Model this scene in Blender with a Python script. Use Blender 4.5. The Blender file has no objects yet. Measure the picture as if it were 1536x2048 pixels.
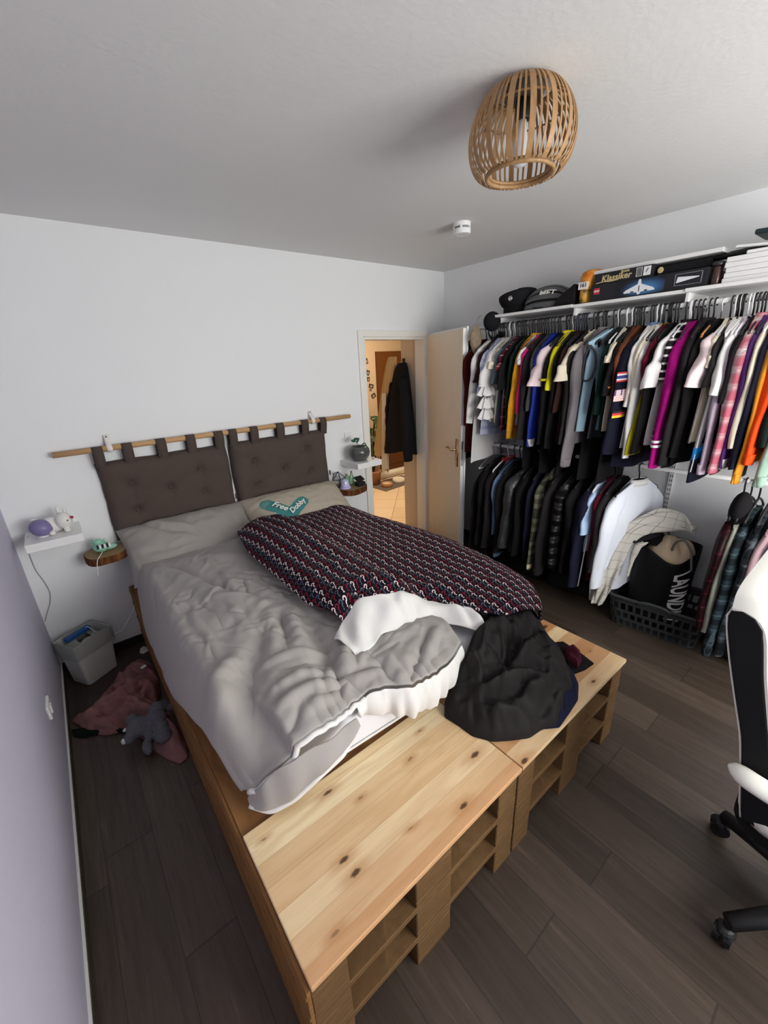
import bpy, math, random
import numpy as np
from mathutils import Matrix, Vector
random.seed(7)
S = bpy.context.scene
COL = S.collection
PI = math.pi
RNG = np.random.RandomState(11)

# ------------------------------------------------------------------ mesh helpers
class MB:
    def __init__(s): s.v = []; s.f = []; s.m = []; s.uv = {}
    def add(s, vs, fs, mi=0):
        o = len(s.v); s.v += [tuple(float(c) for c in v) for v in vs]
        for f in fs: s.f.append(tuple(i + o for i in f)); s.m.append(mi)
        return o
    def box(s, a, b, mi=0):
        x0, y0, z0 = a; x1, y1, z1 = b
        s.add([(x0,y0,z0),(x1,y0,z0),(x1,y1,z0),(x0,y1,z0),(x0,y0,z1),(x1,y0,z1),(x1,y1,z1),(x0,y1,z1)],
              [(3,2,1,0),(4,5,6,7),(0,1,5,4),(1,2,6,5),(2,3,7,6),(3,0,4,7)], mi); return s
    def obox(s, c, size, rz=0, R=None, mi=0):
        R = R or Matrix.Rotation(rz, 3, 'Z'); c = Vector(c); hx, hy, hz = [k/2 for k in size]
        vs = [c + R @ Vector((sx*hx, sy*hy, sz*hz)) for sz in (-1,1) for sx,sy in ((-1,-1),(1,-1),(1,1),(-1,1))]
        s.add(vs, [(3,2,1,0),(4,5,6,7),(0,1,5,4),(1,2,6,5),(2,3,7,6),(3,0,4,7)], mi); return s
    def tube(s, pts, r, n=8, cap=True, mi=0, flat=None, closed=False):
        pts = [Vector(p) for p in pts]; m = len(pts)
        rs = r if isinstance(r, (list, tuple)) else [r]*m
        up = None; base = len(s.v); vs = []
        for i, p in enumerate(pts):
            a = pts[(i-1) % m] if closed else pts[max(i-1, 0)]; b = pts[(i+1) % m] if closed else pts[min(i+1, m-1)]
            t = (b-a).normalized() if (b-a).length > 1e-9 else Vector((0,0,1))
            if up is None: up = Vector((0,0,1)) if abs(t.z) < .9 else Vector((1,0,0))
            u = t.cross(up)
            if u.length < 1e-6: u = t.orthogonal()
            u.normalize(); w = u.cross(t).normalized(); up = w
            for k in range(n):
                an = 2*PI*k/n
                vs.append(p + u*math.cos(an)*rs[i]*(flat or 1) + w*math.sin(an)*rs[i])
        fs = []
        for i in range(m if closed else m-1):
            j = (i+1) % m
            for k in range(n): fs.append((i*n+k, i*n+(k+1) % n, j*n+(k+1) % n, j*n+k))
        if cap and not closed: fs += [tuple(range(n-1,-1,-1)), tuple((m-1)*n+k for k in range(n))]
        s.add(vs, fs, mi); return s
    def lathe(s, prof, c=(0,0,0), n=24, mi=0, cap=True):
        c = Vector(c); vs = []
        for r, z in prof:
            for k in range(n):
                an = 2*PI*k/n; vs.append(c + Vector((r*math.cos(an), r*math.sin(an), z)))
        fs = []
        for i in range(len(prof)-1):
            for k in range(n): fs.append((i*n+k, i*n+(k+1) % n, (i+1)*n+(k+1) % n, (i+1)*n+k))
        if cap: fs += [tuple(range(n-1,-1,-1)), tuple((len(prof)-1)*n+k for k in range(n))]
        s.add(vs, fs, mi); return s
    def prism(s, poly, z0, z1, mi=0, T=None):
        T = T or (lambda p: p); n = len(poly)
        vs = [T(Vector((x,y,z0))) for x,y in poly] + [T(Vector((x,y,z1))) for x,y in poly]
        s.add(vs, [tuple(range(n-1,-1,-1)), tuple(range(n, 2*n))] + [(i,(i+1) % n,n+(i+1) % n,n+i) for i in range(n)], mi); return s
    def grid(s, P, cu=False, uv=None, flip=False, mi=0):
        P = np.asarray(P, float); nu, nv = P.shape[:2]; o = len(s.v)
        fs = []
        for i in range(nu if cu else nu-1):
            for j in range(nv-1):
                q = (i*nv+j, ((i+1) % nu)*nv+j, ((i+1) % nu)*nv+j+1, i*nv+j+1)
                fs.append(q[::-1] if flip else q)
        s.add(P.reshape(-1,3).tolist(), fs, mi)
        if uv is not None:
            for k, t in enumerate(np.asarray(uv).reshape(-1,2)): s.uv[o+k] = (float(t[0]), float(t[1]))
        return s
    def ellipsoid(s, c, r, R=None, nu=16, nv=10, mi=0):
        R = R or Matrix.Identity(3); c = Vector(c); P = []
        for i in range(nu):
            row = []
            for j in range(nv+1):
                a = 2*PI*i/nu; b = -PI/2 + PI*j/nv
                row.append(c + R @ Vector((r[0]*math.cos(b)*math.cos(a), r[1]*math.cos(b)*math.sin(a), r[2]*math.sin(b))))
            P.append(row)
        return s.grid(P, cu=True, mi=mi)

WM = {}
def wm(o):
    if o is None: return Matrix.Identity(4)
    return WM[o.name]
def _link(o, parent=None, M=None):
    COL.objects.link(o); M = M or Matrix.Identity(4)
    if parent is not None: o.parent = parent
    o.matrix_basis = M
    WM[o.name] = wm(parent) @ M
    return o
def obj(name, mb, mat, parent=None, smooth=False, bevel=0, seg=2, sub=0, solid=0, local=False, solid_off=0):
    """one mesh object; geometry is given in world metres (or in the parent's own frame when local)"""
    V = [Vector(v) for v in mb.v]; M = Matrix.Identity(4)
    if parent is not None:
        if not local:
            I = wm(parent).inverted(); V = [I @ v for v in V]
    else:
        lo = [min(v[i] for v in V) for i in range(3)]; hi = [max(v[i] for v in V) for i in range(3)]
        c = Vector(((lo[0]+hi[0])/2, (lo[1]+hi[1])/2, lo[2])); M = Matrix.Translation(c); V = [v - c for v in V]
    me = bpy.data.meshes.new(name); me.from_pydata(V, [], mb.f)
    mats = mat if isinstance(mat, (list, tuple)) else [mat]
    for m in mats: me.materials.append(m)
    if len(mats) > 1: me.polygons.foreach_set('material_index', mb.m)
    if smooth: me.polygons.foreach_set('use_smooth', [True]*len(me.polygons))
    if mb.uv:
        uvl = me.uv_layers.new(name='UVMap')
        for l in me.loops: uvl.data[l.index].uv = mb.uv.get(l.vertex_index, (0,0))
    me.update(); o = bpy.data.objects.new(name, me); _link(o, parent, M)
    if solid:
        d = o.modifiers.new('thickness', 'SOLIDIFY'); d.thickness = solid; d.offset = solid_off
    if bevel:
        d = o.modifiers.new('bevel', 'BEVEL'); d.width = bevel; d.segments = seg; d.limit_method = 'ANGLE'; d.angle_limit = .6
    if sub:
        d = o.modifiers.new('sub', 'SUBSURF'); d.levels = sub; d.render_levels = sub
    return o
def tag(o, label, cat, group=None):
    o['label'] = label; o['category'] = cat
    if group: o['group'] = group
    return o
def thing(name, label, cat, loc=(0,0,0), rz=0, group=None, M=None):
    o = bpy.data.objects.new(name, None); o.empty_display_size = .05
    _link(o, None, M or (Matrix.Translation(loc) @ Matrix.Rotation(rz, 4, 'Z')))
    return tag(o, label, cat, group)
def struct(name, mb, mat, parent=None, **k):
    o = obj(name, mb, mat, parent, **k)
    if parent is None: o['kind'] = 'structure'
    return o
def copy_tree(o, M):
    c = o.copy(); COL.objects.link(c); c.matrix_basis = M; WM[c.name] = M
    for ch in list(o.children):
        d = ch.copy(); COL.objects.link(d); d.parent = c; WM[d.name] = M @ ch.matrix_basis
        for g in list(ch.children):
            e = g.copy(); COL.objects.link(e); e.parent = d; WM[e.name] = M @ ch.matrix_basis @ g.matrix_basis
    return c
def text_mb(txt, size, fn, depth=0.0, shear=0.0, mi=0, spacing=1.0, bold=0.0, res=3, fine=0):
    """letters as a mesh; fn maps flat (x, y, height) to a point"""
    cu = bpy.data.curves.new('letters', 'FONT'); cu.body = txt; cu.size = size; cu.extrude = depth; cu.shear = shear
    cu.align_x = 'CENTER'; cu.align_y = 'CENTER'; cu.space_character = spacing; cu.offset = bold; cu.resolution_u = res
    t = bpy.data.objects.new('letters', cu); COL.objects.link(t)
    bpy.context.view_layer.update()
    dg = bpy.context.evaluated_depsgraph_get(); me = bpy.data.meshes.new_from_object(t.evaluated_get(dg))
    V = [tuple(v.co) for v in me.vertices]; F = []
    for p in me.polygons:
        q = tuple(p.vertices); F += [(q[0], q[i], q[i+1]) for i in range(1, len(q)-1)]
    for _ in range(fine):                     # finer triangles, so that the letters follow a curved surface
        mid = {}; F2 = []
        def md(a, b):
            k = (min(a,b), max(a,b))
            if k not in mid: mid[k] = len(V); V.append(tuple((V[a][i]+V[b][i])/2 for i in range(3)))
            return mid[k]
        for a, b, c in F:
            x, y, z = md(a,b), md(b,c), md(c,a); F2 += [(a,x,z),(x,b,y),(z,y,c),(x,y,z)]
        F = F2
    mb = MB(); mb.add([fn(*v) for v in V], F, mi)
    bpy.data.objects.remove(t); bpy.data.curves.remove(cu); bpy.data.meshes.remove(me)
    return mb
def lerp(a, b, t): return a + (b-a)*t
def smooth(t): t = np.clip(t, 0, 1); return t*t*(3-2*t)
def resample(pts, n):
    p = np.array(pts, float); d = np.r_[0, np.cumsum(np.linalg.norm(np.diff(p, axis=0), axis=1))]
    t = np.linspace(0, d[-1], n); q = np.stack([np.interp(t, d, p[:,k]) for k in range(p.shape[1])], 1)
    for _ in range(3):
        r = q.copy(); r[1:-1] = (q[:-2]+2*q[1:-1]+q[2:])/4; q = r
    return q
def coons(bottom, top, left, right, nu, nv):
    """patch between four boundary curves; bottom/top run along u, left/right along v (bottom -> top)"""
    b = resample(bottom, nu); t = resample(top, nu); l = resample(left, nv); r = resample(right, nv)
    u = np.linspace(0,1,nu)[:,None,None]; v = np.linspace(0,1,nv)[None,:,None]
    return ((1-v)*b[:,None,:]+v*t[:,None,:]) + ((1-u)*l[None,:,:]+u*r[None,:,:]) - (
        (1-u)*(1-v)*b[0]+u*(1-v)*b[-1]+(1-u)*v*t[0]+u*v*t[-1])
def segdist(X, Y, pts):
    """distance to a polyline and position (0..1) along it"""
    D = np.full(X.shape, 9e9); T = np.zeros(X.shape); n = len(pts)-1
    for i in range(n):
        ax, ay = pts[i]; bx, by = pts[i+1]; dx, dy = bx-ax, by-ay; L = dx*dx+dy*dy+1e-12
        t = np.clip(((X-ax)*dx+(Y-ay)*dy)/L, 0, 1); d = np.hypot(X-ax-t*dx, Y-ay-t*dy)
        k = d < D; D = np.where(k, d, D); T = np.where(k, (i+t)/n, T)
    return D, T
def crease(X, Y, pts, amp, w, side=0.0):
    """a fold line: a groove (amp<0) or ridge (amp>0), fading to its ends"""
    if len(pts) > 2: pts = resample(pts, 4*len(pts)).tolist()
    D, T = segdist(X, Y, pts); return amp*np.exp(-(D/w)**2)*np.sin(PI*np.clip(T, .04, .96))**.5
def rcreases(box, n, ang, seed, amp=(.003,.007), w=(.007,.014), ln=(.08,.24)):
    """random short creases inside a box, running about the direction ang"""
    r = np.random.RandomState(seed); L = []
    for _ in range(n):
        x = r.uniform(box[0], box[1]); y = r.uniform(box[2], box[3]); a = ang+r.normal(0, .45); l = r.uniform(*ln)/2; k = r.uniform(-.25, .25)*l
        p = [(x-math.cos(a)*l, y-math.sin(a)*l), (x-math.sin(a)*k, y+math.cos(a)*k), (x+math.cos(a)*l, y+math.sin(a)*l)]
        L.append((p, r.uniform(*amp)*(1 if r.rand() > .45 else -1), r.uniform(*w)))
    return L
def vnoise(X, Y, seed=0):
    r = np.random.RandomState(seed); G = r.rand(64, 64)
    xi = np.floor(X).astype(int); yi = np.floor(Y).astype(int); fx = smooth(X-xi); fy = smooth(Y-yi)
    g = lambda a, b: G[a % 64, b % 64]
    return (g(xi,yi)*(1-fx)+g(xi+1,yi)*fx)*(1-fy)+(g(xi,yi+1)*(1-fx)+g(xi+1,yi+1)*fx)*fy
def fbm(X, Y, seed=0, o=3):
    s = 0; a = .5
    for k in range(o): s = s + a*(vnoise(X*2**k, Y*2**k, seed+k)-.5); a *= .5
    return s
def ridged(X, Y, seed=0):
    return 1-np.abs(2*vnoise(X, Y, seed)-1)*2

# ------------------------------------------------------------------ material helpers
class N:
    """a shader value that can be computed with"""
    def __init__(s, nt, o): s.nt = nt; s.o = o
    def _m(s, op, b=None, c=None, rev=False):
        n = s.nt.nodes.new('ShaderNodeMath'); n.operation = op
        A = [s, b, c]
        if rev: A = [b, s, c]
        for i, x in enumerate(A):
            if x is None: continue
            if isinstance(x, N): s.nt.links.new(x.o, n.inputs[i])
            else: n.inputs[i].default_value = x
        return N(s.nt, n.outputs[0])
    def __add__(s, b): return s._m('ADD', b)
    __radd__ = __add__
    def __sub__(s, b): return s._m('SUBTRACT', b)
    def __rsub__(s, b): return s._m('SUBTRACT', b, rev=True)
    def __mul__(s, b): return s._m('MULTIPLY', b)
    __rmul__ = __mul__
    def __truediv__(s, b): return s._m('DIVIDE', b)
    def floor(s): return s._m('FLOOR')
    def fract(s): return s._m('FRACT')
    def abs(s): return s._m('ABSOLUTE')
    def sqrt(s): return s._m('SQRT')
    def sin(s): return s._m('SINE')
    def lt(s, b): return s._m('LESS_THAN', b)
    def gt(s, b): return s._m('GREATER_THAN', b)
    def min(s, b): return s._m('MINIMUM', b)
    def max(s, b): return s._m('MAXIMUM', b)
    def mod(s, b): return s._m('FLOORED_MODULO', b)
    def clamp(s): return s.max(0.0).min(1.0)
    def sstep(s, a, b):
        n = s.nt.nodes.new('ShaderNodeMapRange'); n.interpolation_type = 'SMOOTHSTEP'
        s.nt.links.new(s.o, n.inputs[0]); n.inputs[1].default_value = a; n.inputs[2].default_value = b
        return N(s.nt, n.outputs[0])
def vlen(x, y): return (x*x+y*y).sqrt()
def sdcap(x, y, a, b):
    """distance to the segment a-b in the shader"""
    dx, dy = b[0]-a[0], b[1]-a[1]; px, py = x-a[0], y-a[1]
    h = ((px*dx+py*dy)*(1/(dx*dx+dy*dy))).clamp()
    return vlen(px-h*dx, py-h*dy)
class Mat:
    def __init__(s, name, rough=.6, spec=.3, col=(.8,.8,.8)):
        s.m = bpy.data.materials.new(name); s.m.use_nodes = True; s.nt = s.m.node_tree
        s.b = s.nt.nodes['Principled BSDF']; s.b.inputs['Roughness'].default_value = rough
        s.b.inputs['Specular IOR Level'].default_value = spec; s.b.inputs['Base Color'].default_value = (*col, 1)
        s.m.diffuse_color = (*col, 1)
    def coords(s, kind='Object'):
        tc = s.nt.nodes.new('ShaderNodeTexCoord'); sp = s.nt.nodes.new('ShaderNodeSeparateXYZ')
        s.nt.links.new(tc.outputs[kind], sp.inputs[0]); return [N(s.nt, o) for o in sp.outputs]
    def vec(s, x, y, z=0.0):
        n = s.nt.nodes.new('ShaderNodeCombineXYZ')
        for i, c in enumerate((x, y, z)):
            if isinstance(c, N): s.nt.links.new(c.o, n.inputs[i])
            else: n.inputs[i].default_value = c
        return n.outputs[0]
    def noise(s, v, scale=5, det=3, rough=.5, dist=0):
        n = s.nt.nodes.new('ShaderNodeTexNoise'); n.inputs['Scale'].default_value = scale; n.inputs['Detail'].default_value = det
        n.inputs['Roughness'].default_value = rough; n.inputs['Distortion'].default_value = dist
        if v is not None: s.nt.links.new(v, n.inputs['Vector'])
        return N(s.nt, n.outputs[0])
    def white(s, v):
        n = s.nt.nodes.new('ShaderNodeTexWhiteNoise'); s.nt.links.new(v, n.inputs['Vector']); return N(s.nt, n.outputs['Value'])
    def mix(s, f, a, b):
        n = s.nt.nodes.new('ShaderNodeMix'); n.data_type = 'RGBA'
        for i, x in ((0, f), (6, a), (7, b)):
            if isinstance(x, N): s.nt.links.new(x.o, n.inputs[i])
            elif hasattr(x, 'is_output'): s.nt.links.new(x, n.inputs[i])
            elif i == 0: n.inputs[0].default_value = x
            else: n.inputs[i].default_value = (*x, 1)
        return n.outputs[2]
    def ramp(s, f, stops):
        n = s.nt.nodes.new('ShaderNodeValToRGB'); s.nt.links.new(f.o, n.inputs[0]); e = n.color_ramp.elements
        while len(e) < len(stops): e.new(.5)
        for k, (p, c) in zip(e, stops): k.position = p; k.color = (*c, 1)
        return n.outputs[0]
    def color(s, sock): s.nt.links.new(sock, s.b.inputs['Base Color']); return s
    def bump(s, h, strength=.3, dist=.01):
        n = s.nt.nodes.new('ShaderNodeBump'); n.inputs['Strength'].default_value = strength; n.inputs['Distance'].default_value = dist
        s.nt.links.new(h.o, n.inputs['Height']); s.nt.links.new(n.outputs[0], s.b.inputs['Normal']); return s
    def set(s, k, v): s.b.inputs[k].default_value = v; return s
def srgb(r, g, b):
    f = lambda c: (c/255/12.92 if c/255 <= .04045 else ((c/255+.055)/1.055)**2.4)
    return (f(r), f(g), f(b))
def sc(c, k): return tuple(min(1, x*k) for x in c)
_plain = {}
def plain(name, col, rough=.5, spec=.4, metal=0.0):
    if name not in _plain:
        m = Mat(name, rough, spec, col); m.set('Metallic', metal); _plain[name] = m.m
    return _plain[name]
def cloth(name, col, rough=.85, var=.12, weave=900, sheen=.0):
    """woven fabric: slight tone drift and a fine weave"""
    if name in _plain: return _plain[name]
    m = Mat(name, rough, .15, col); x, y, z = m.coords()
    f = m.noise(m.vec(x, y, z), 14, 3)
    m.color(m.mix(f, sc(col, 1-var), sc(col, 1+var)))
    m.bump(m.noise(m.vec(x, y, z), 60, 2)*.6 + m.noise(m.vec(x, y, z), weave, 1)*.4, .25, .004)
    _plain[name] = m.m; return m.m
def knit(name, col, rows=130, rough=.95):
    if name in _plain: return _plain[name]
    m = Mat(name, rough, .1, col); x, y, z = m.coords()
    f = m.noise(m.vec(x, y, z), 40, 3)
    m.color(m.mix(f, sc(col, .75), sc(col, 1.25)))
    m.bump((z*rows*2*PI/6).sin()*.5+(x*rows).sin()*.3+f, .5, .004); _plain[name] = m.m; return m.m
def plaid(name, base, bands, su=7.0, sv=7.0, rough=.85):
    """checked cloth: bands = [(centre, half width, colour, strength)] in both directions"""
    if name in _plain: return _plain[name]
    m = Mat(name, rough, .15, base); x, y, z = m.coords()
    u = (x*1.0+y*1.0)*su; v = z*sv; uf = (u+m.noise(m.vec(x,y,z), 6, 2)*.25).fract(); vf = v.fract(); c = m.mix(0.0, base, base)
    for cen, hw, cl, st in bands:
        c = m.mix((uf-cen).abs().lt(hw)*st, c, cl); c = m.mix((vf-cen).abs().lt(hw)*st, c, cl)
    m.color(c); m.bump(m.noise(m.vec(x, y, z), 60, 2), .25, .004); _plain[name] = m.m; return m.m

# plaster
def plaster(name, col, k=.15):
    m = Mat(name, .9, .15, col); x, y, z = m.coords('Object'); v = m.vec(x, y, z)
    m.color(m.mix(m.noise(v, 1.2, 3), sc(col, .97), sc(col, 1.02)))
    m.bump(m.noise(v, 55, 4)*.7+m.noise(v, 9, 2)*.3, k, .006); return m.m
M_wall = plaster('white_plaster', (.80,.81,.815))
M_ceil = plaster('ceiling_plaster', (.76,.76,.75), .25)
M_lilac = plaster('lilac_plaster', (.56,.54,.66), .3)
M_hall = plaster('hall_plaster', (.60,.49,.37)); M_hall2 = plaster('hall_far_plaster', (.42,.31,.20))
M_white = plain('white_lacquer', (.82,.82,.81), .35)
M_whitem = plain('white_metal', (.78,.78,.77), .35)
M_black = plain('black_plastic', (.012,.012,.013), .45)
M_darkm = plain('dark_metal', (.05,.05,.055), .35, .5, .6)
M_brass = plain('brass', (.55,.42,.24), .3, .5, 1.0)
M_steel = plain('steel', (.6,.6,.6), .3, .5, 1.0)

# floor planks along y
m = Mat('floor_planks', .42, .35); x, y, z = m.coords()
W_, L_ = .165, 1.05
row = (x/W_).floor(); off = m.white(m.vec(row, 3.0)); yy = y/L_+off; cell = yy.floor()
t1 = m.white(m.vec(row, cell, 1.0)); t2 = m.white(m.vec(row, cell, 5.0))
ax = (x/W_).fract(); ay = yy.fract()
seam = (ax.lt(.012)+ax.gt(.988)+ay.lt(.003)+ay.gt(.997)).clamp()
gv = m.vec(x*26+t1*40, y*1.6+t2*30, t1*9)
g1 = m.noise(gv, 1.4, 6, .62, .6); g2 = m.noise(m.vec(x*150, y*7+t1*20, t2*5), 1, 4, .6)
band = m.noise(m.vec(x*60+t2*20, y*2.2, t1*7), 1, 3, .6, 1.5)
base = m.ramp((t1*.42+g1*.75-.14).clamp(), [(0,srgb(46,38,32)),(.35,srgb(66,56,48)),(.7,srgb(86,74,64)),(1,srgb(110,97,84))])
c = m.mix((band.sstep(.55,.75))*.5, base, srgb(62,50,42)); c = m.mix((g2.sstep(.52,.72))*.55, c, srgb(52,44,38))
c = m.mix((g2.sstep(.60,.85))*.0+(g1.sstep(.62,.8))*.35, c, srgb(128,116,102))
m.color(m.mix(seam*.5, c, srgb(34,29,26))); m.bump(g2*.5+g1*.3-seam*.8, .25, .003); M_floor = m.m

# pine board: glued strips along x, in the board's own frame
def pine(name, seed, w=.067, knots=()):
    m = Mat(name, .38, .4); x, y, z = m.coords()
    yw = y+seed*.37; row = (yw/w).floor(); t = m.white(m.vec(row*1.37, seed*1.7+2.2, 3.0)); t2 = m.white(m.vec(row, seed*3.1, 4.0)); ay = (yw/w).fract()
    n = m.noise(m.vec(x*1.6+t*13, y*9+t2*7, t*5), 1.1, 3, .5, .4)
    ring = ((n*26+y*30).sin()*.5+.5); fine = m.noise(m.vec(x*6, y*240, t*9), 1, 3, .6)
    c = m.ramp((t*.95+t2*.1).clamp(), [(0,srgb(180,126,82)),(.28,srgb(226,196,150)),(.42,srgb(190,138,96)),(.6,srgb(236,212,166)),(.78,srgb(206,160,116)),(1,srgb(240,220,178))])
    c = m.mix(ring*.26, c, srgb(184,134,84)); c = m.mix(fine.sstep(.5,.75)*.28, c, srgb(168,120,74))
    kn = 0.0; halo = 0.0; nk = m.noise(m.vec(x*70, y*70, 1.0), 1, 2); wx = x+(n-.5)*.02+(nk-.5)*.012; wy = y+(n-.5)*.012+(nk-.5)*.007
    for kx, ky, kr in knots:
        d = vlen((wx-kx)*.42, wy-ky)*(1.5/kr)
        kn = ((1.0-d.sstep(.45,1.1))*(.55+.45*(kr > .0095))).max(kn); halo = (1.0-d.sstep(.6,4.0)).max(halo)
    rings = None
    c = m.mix(halo*.5, c, srgb(176,118,68)); c = m.mix(kn*.9, c, srgb(66,38,20))
    m.color(m.mix((ay.lt(.02))*.45, c, srgb(150,104,62))); m.bump(fine, .1, .002); return m.m
_ka = [(-2.724,-2.075,.010),(-2.655,-2.159,.006),(-2.791,-2.269,.010),(-2.781,-2.314,.011),(-2.59,-2.327,.007),(-2.424,-2.386,.011),(-2.893,-2.386,.008),(-2.941,-2.072,.006),(-2.26,-2.296,.013),(-2.444,-2.162,.007),(-2.34,-2.10,.006)]
_kb = [(-2.10,-2.35,.007),(-1.43,-2.06,.018),(-1.44,-2.30,.006),(-1.62,-2.40,.009),(-2.15,-2.42,.012),(-1.80,-2.15,.008)]
M_pineA = pine('pine_board', 1.0, knots=[(a+2.583, b+2.227, c*1.15) for a, b, c in _ka]); M_pineB = pine('pine_board_knotty', 2.0, knots=[(a+1.7755, b+2.227, c*1.15) for a, b, c in _kb])
m = Mat('pallet_wood', .8, .15); x, y, z = m.coords(); v = m.vec(x*3, y*3, z*3)
g = m.noise(m.vec(x*5, y*5, z*60), 3, 5, .65, .8); bl = m.noise(v, 1.5, 4, .6)
c = m.ramp((g*.7+bl*.4-.1).clamp(), [(0,srgb(62,45,30)),(.45,srgb(104,78,50)),(.75,srgb(132,102,68)),(1,srgb(158,128,90))]); m.color(c); m.bump(g, .35, .004); M_pallet = m.m
m = Mat('stained_wood', .6, .25); x, y, z = m.coords(); g = m.noise(m.vec(x*3, y*1.2, z*50), 3, 5, .6, .8)
m.color(m.ramp(g, [(0,srgb(80,52,28)),(.5,srgb(134,94,54)),(1,srgb(166,124,78))])); m.bump(g, .3, .003); M_sidewood = m.m
def turned(name, a, b, s=4.0, rough=.5):
    m = Mat(name, rough, .3); x, y, z = m.coords(); g = m.noise(m.vec(x*s, y*60, z*60), 1, 4, .6, .5)
    m.color(m.mix(g, a, b)); return m.m
M_rod = turned('beech_rod', srgb(176,136,92), srgb(206,168,122))
m = Mat('bamboo', .45, .35); x, y, z = m.coords(); g = m.noise(m.vec(x*40, y*40, z*4), 2, 4, .6)
m.color(m.ramp(g, [(0,srgb(124,90,58)),(.5,srgb(160,124,84)),(1,srgb(186,154,114))])); M_bamboo = m.m

# ------------------------------------------------------------------ the room
XL, YN, H = -3.455, -4.35, 2.5
T = .12
struct('floor', MB().box((XL-.2, YN-.2, -.1), (.2, .06, 0)), M_floor)
struct('ceiling', MB().box((XL-.2, YN-.2, H), (.2, .12, H+.1)), M_ceil)
DX0, DX1, DZ = -.965, -.245, 1.955      # door opening
b = MB().box((XL-.2, 0, 0), (DX0, T, H)).box((DX1, 0, 0), (.2, T, H)).box((DX0, 0, DZ), (DX1, T, H))
struct('wall_back', b, M_wall)
struct('wall_left', MB().box((XL-.12, YN-.2, 0), (XL, 0, H)), M_lilac)
struct('wall_right', MB().box((0, YN-.2, 0), (.12, 0, H)), M_wall)
WX0, WX1, WZ0, WZ1 = -2.45, -.35, .85, 2.25
b = MB().box((XL-.2, YN-.2, 0), (WX0, YN, H)).box((WX1, YN-.2, 0), (.2, YN, H)).box((WX0, YN-.2, 0), (WX1, YN, WZ0)).box((WX0, YN-.2, WZ1), (WX1, YN, H))
struct('wall_front', b, M_wall)
w = MB(); xm = (WX0+WX1)/2
for a, c in (((WX0,WZ0),(WX0+.06,WZ1)), ((WX1-.06,WZ0),(WX1,WZ1)), ((WX0,WZ0),(WX1,WZ0+.06)), ((WX0,WZ1-.06),(WX1,WZ1)), ((xm-.05,WZ0),(xm+.05,WZ1))):
    w.box((a[0], YN-.14, a[1]), (c[0], YN-.08, c[1]))
struct('window_1', w, M_white)
# baseboards
M_base = turned('dark_baseboard', srgb(52,44,38), srgb(84,74,64), 40)
struct('baseboard_left', MB().box((XL, YN, 0), (XL+.011, -.012, .05)), M_base)
struct('trim_1', MB().box((XL, YN, .05), (XL+.008, 0, .056)), plain('sealant', (.72,.72,.68), .5))
M_base2 = turned('black_baseboard', srgb(28,24,24), srgb(46,38,36), 40)
struct('baseboard_back', MB().box((XL+.011, -.014, 0), (DX0-.055, 0, .06)), M_base2)
struct('baseboard_right', MB().box((-.014, YN, 0), (0, 0, .06)), M_base2)
# ivory door frame
M_frame = plain('ivory_lacquer', (.80,.785,.73), .4)
f = MB()
for x0, x1, z0, z1 in ((DX0-.05, DX0, 0, DZ+.05), (DX0, DX1, DZ, DZ+.05), (DX1, DX1+.03, 0, DZ+.05)):
    f.box((x0, -.016, z0), (x1, 0, z1))
for x0, x1, z0, z1 in ((DX0, DX0+.022, 0, DZ), (DX0+.022, DX1-.022, DZ-.022, DZ), (DX1-.022, DX1, 0, DZ)):
    f.box((x0, -.008, z0), (x1, T, z1))
struct('trim_2', f, M_frame, bevel=.003)
# door leaf, opened into the room
m = Mat('pale_birch', .45, .3); x, y, z = m.coords()
n = m.noise(m.vec(x*9, 2.0, z*.55), 1.6, 3, .5, .8); rg = (n*46).sin()*.5+.5; dots = m.noise(m.vec(x*150, 1.0, z*14), 1, 3, .6).sstep(.58,.72)
side = m.noise(m.vec(x*4, 1.0, z*.3), 1, 2).sstep(.42, .6)
c = m.mix(rg*.25, srgb(226,214,194), srgb(214,198,172)); m.color(m.mix(dots*side*.5, c, srgb(188,166,136))); M_birch = m.m
dh = Vector((-.236, -.012, 0)); de = Vector((-.514, -.681, 0)); dd = (de-dh).normalized(); dn = Vector((-dd.y, dd.x, 0)); 
if dn.x < 0: dn = -dn
dl = .735
ang = math.atan2(dd.y, dd.x)
door = bpy.data.objects.new('door_1', None); _link(door, None, Matrix.Translation((dh.x, dh.y, .012)) @ Matrix.Rotation(ang, 4, 'Z')); door['kind'] = 'structure'
# local x runs along the leaf from the hinge, local y is the far side of the leaf
sg = 1 if (Matrix.Rotation(ang, 3, 'Z') @ Vector((0,1,0))).dot(dn) > 0 else -1
obj('leaf', MB().box((0, min(0, sg*.026), 0), (dl, max(0, sg*.026), 1.955)), M_birch, door, local=True)
obj('leaf_edge', MB().box((dl, min(0, sg*.026), 0), (dl+.003, max(0, sg*.026), 1.955)).box((.0, min(sg*.026, sg*.04), 0), (dl+.016, max(sg*.026, sg*.04), 1.955+.013)), M_white, door, local=True)
hx = dl-.065; hz = .985
obj('lock_plate', MB().box((dl+.003, min(sg*.004,sg*.022), hz-.1), (dl+.0045, max(sg*.004,sg*.022), hz+.11)), M_steel, door, local=True)
h = MB().obox((hx, -sg*.003, hz), (.04, .006, .235)); h.tube([(hx, 0, hz+.03), (hx, -sg*.045, hz+.03)], .009, 10)
h.tube([(hx, -sg*.045, hz+.03), (hx-.03, -sg*.05, hz+.026), (hx-.075, -sg*.05, hz+.04), (hx-.12, -sg*.045, hz+.034)], [.010,.011,.009,.008], 10)
h.tube([(hx, -sg*.004, hz-.05), (hx, -sg*.02, hz-.05)], .010, 10)
obj('door_handle', h, M_brass, door, local=True, smooth=True)
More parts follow.
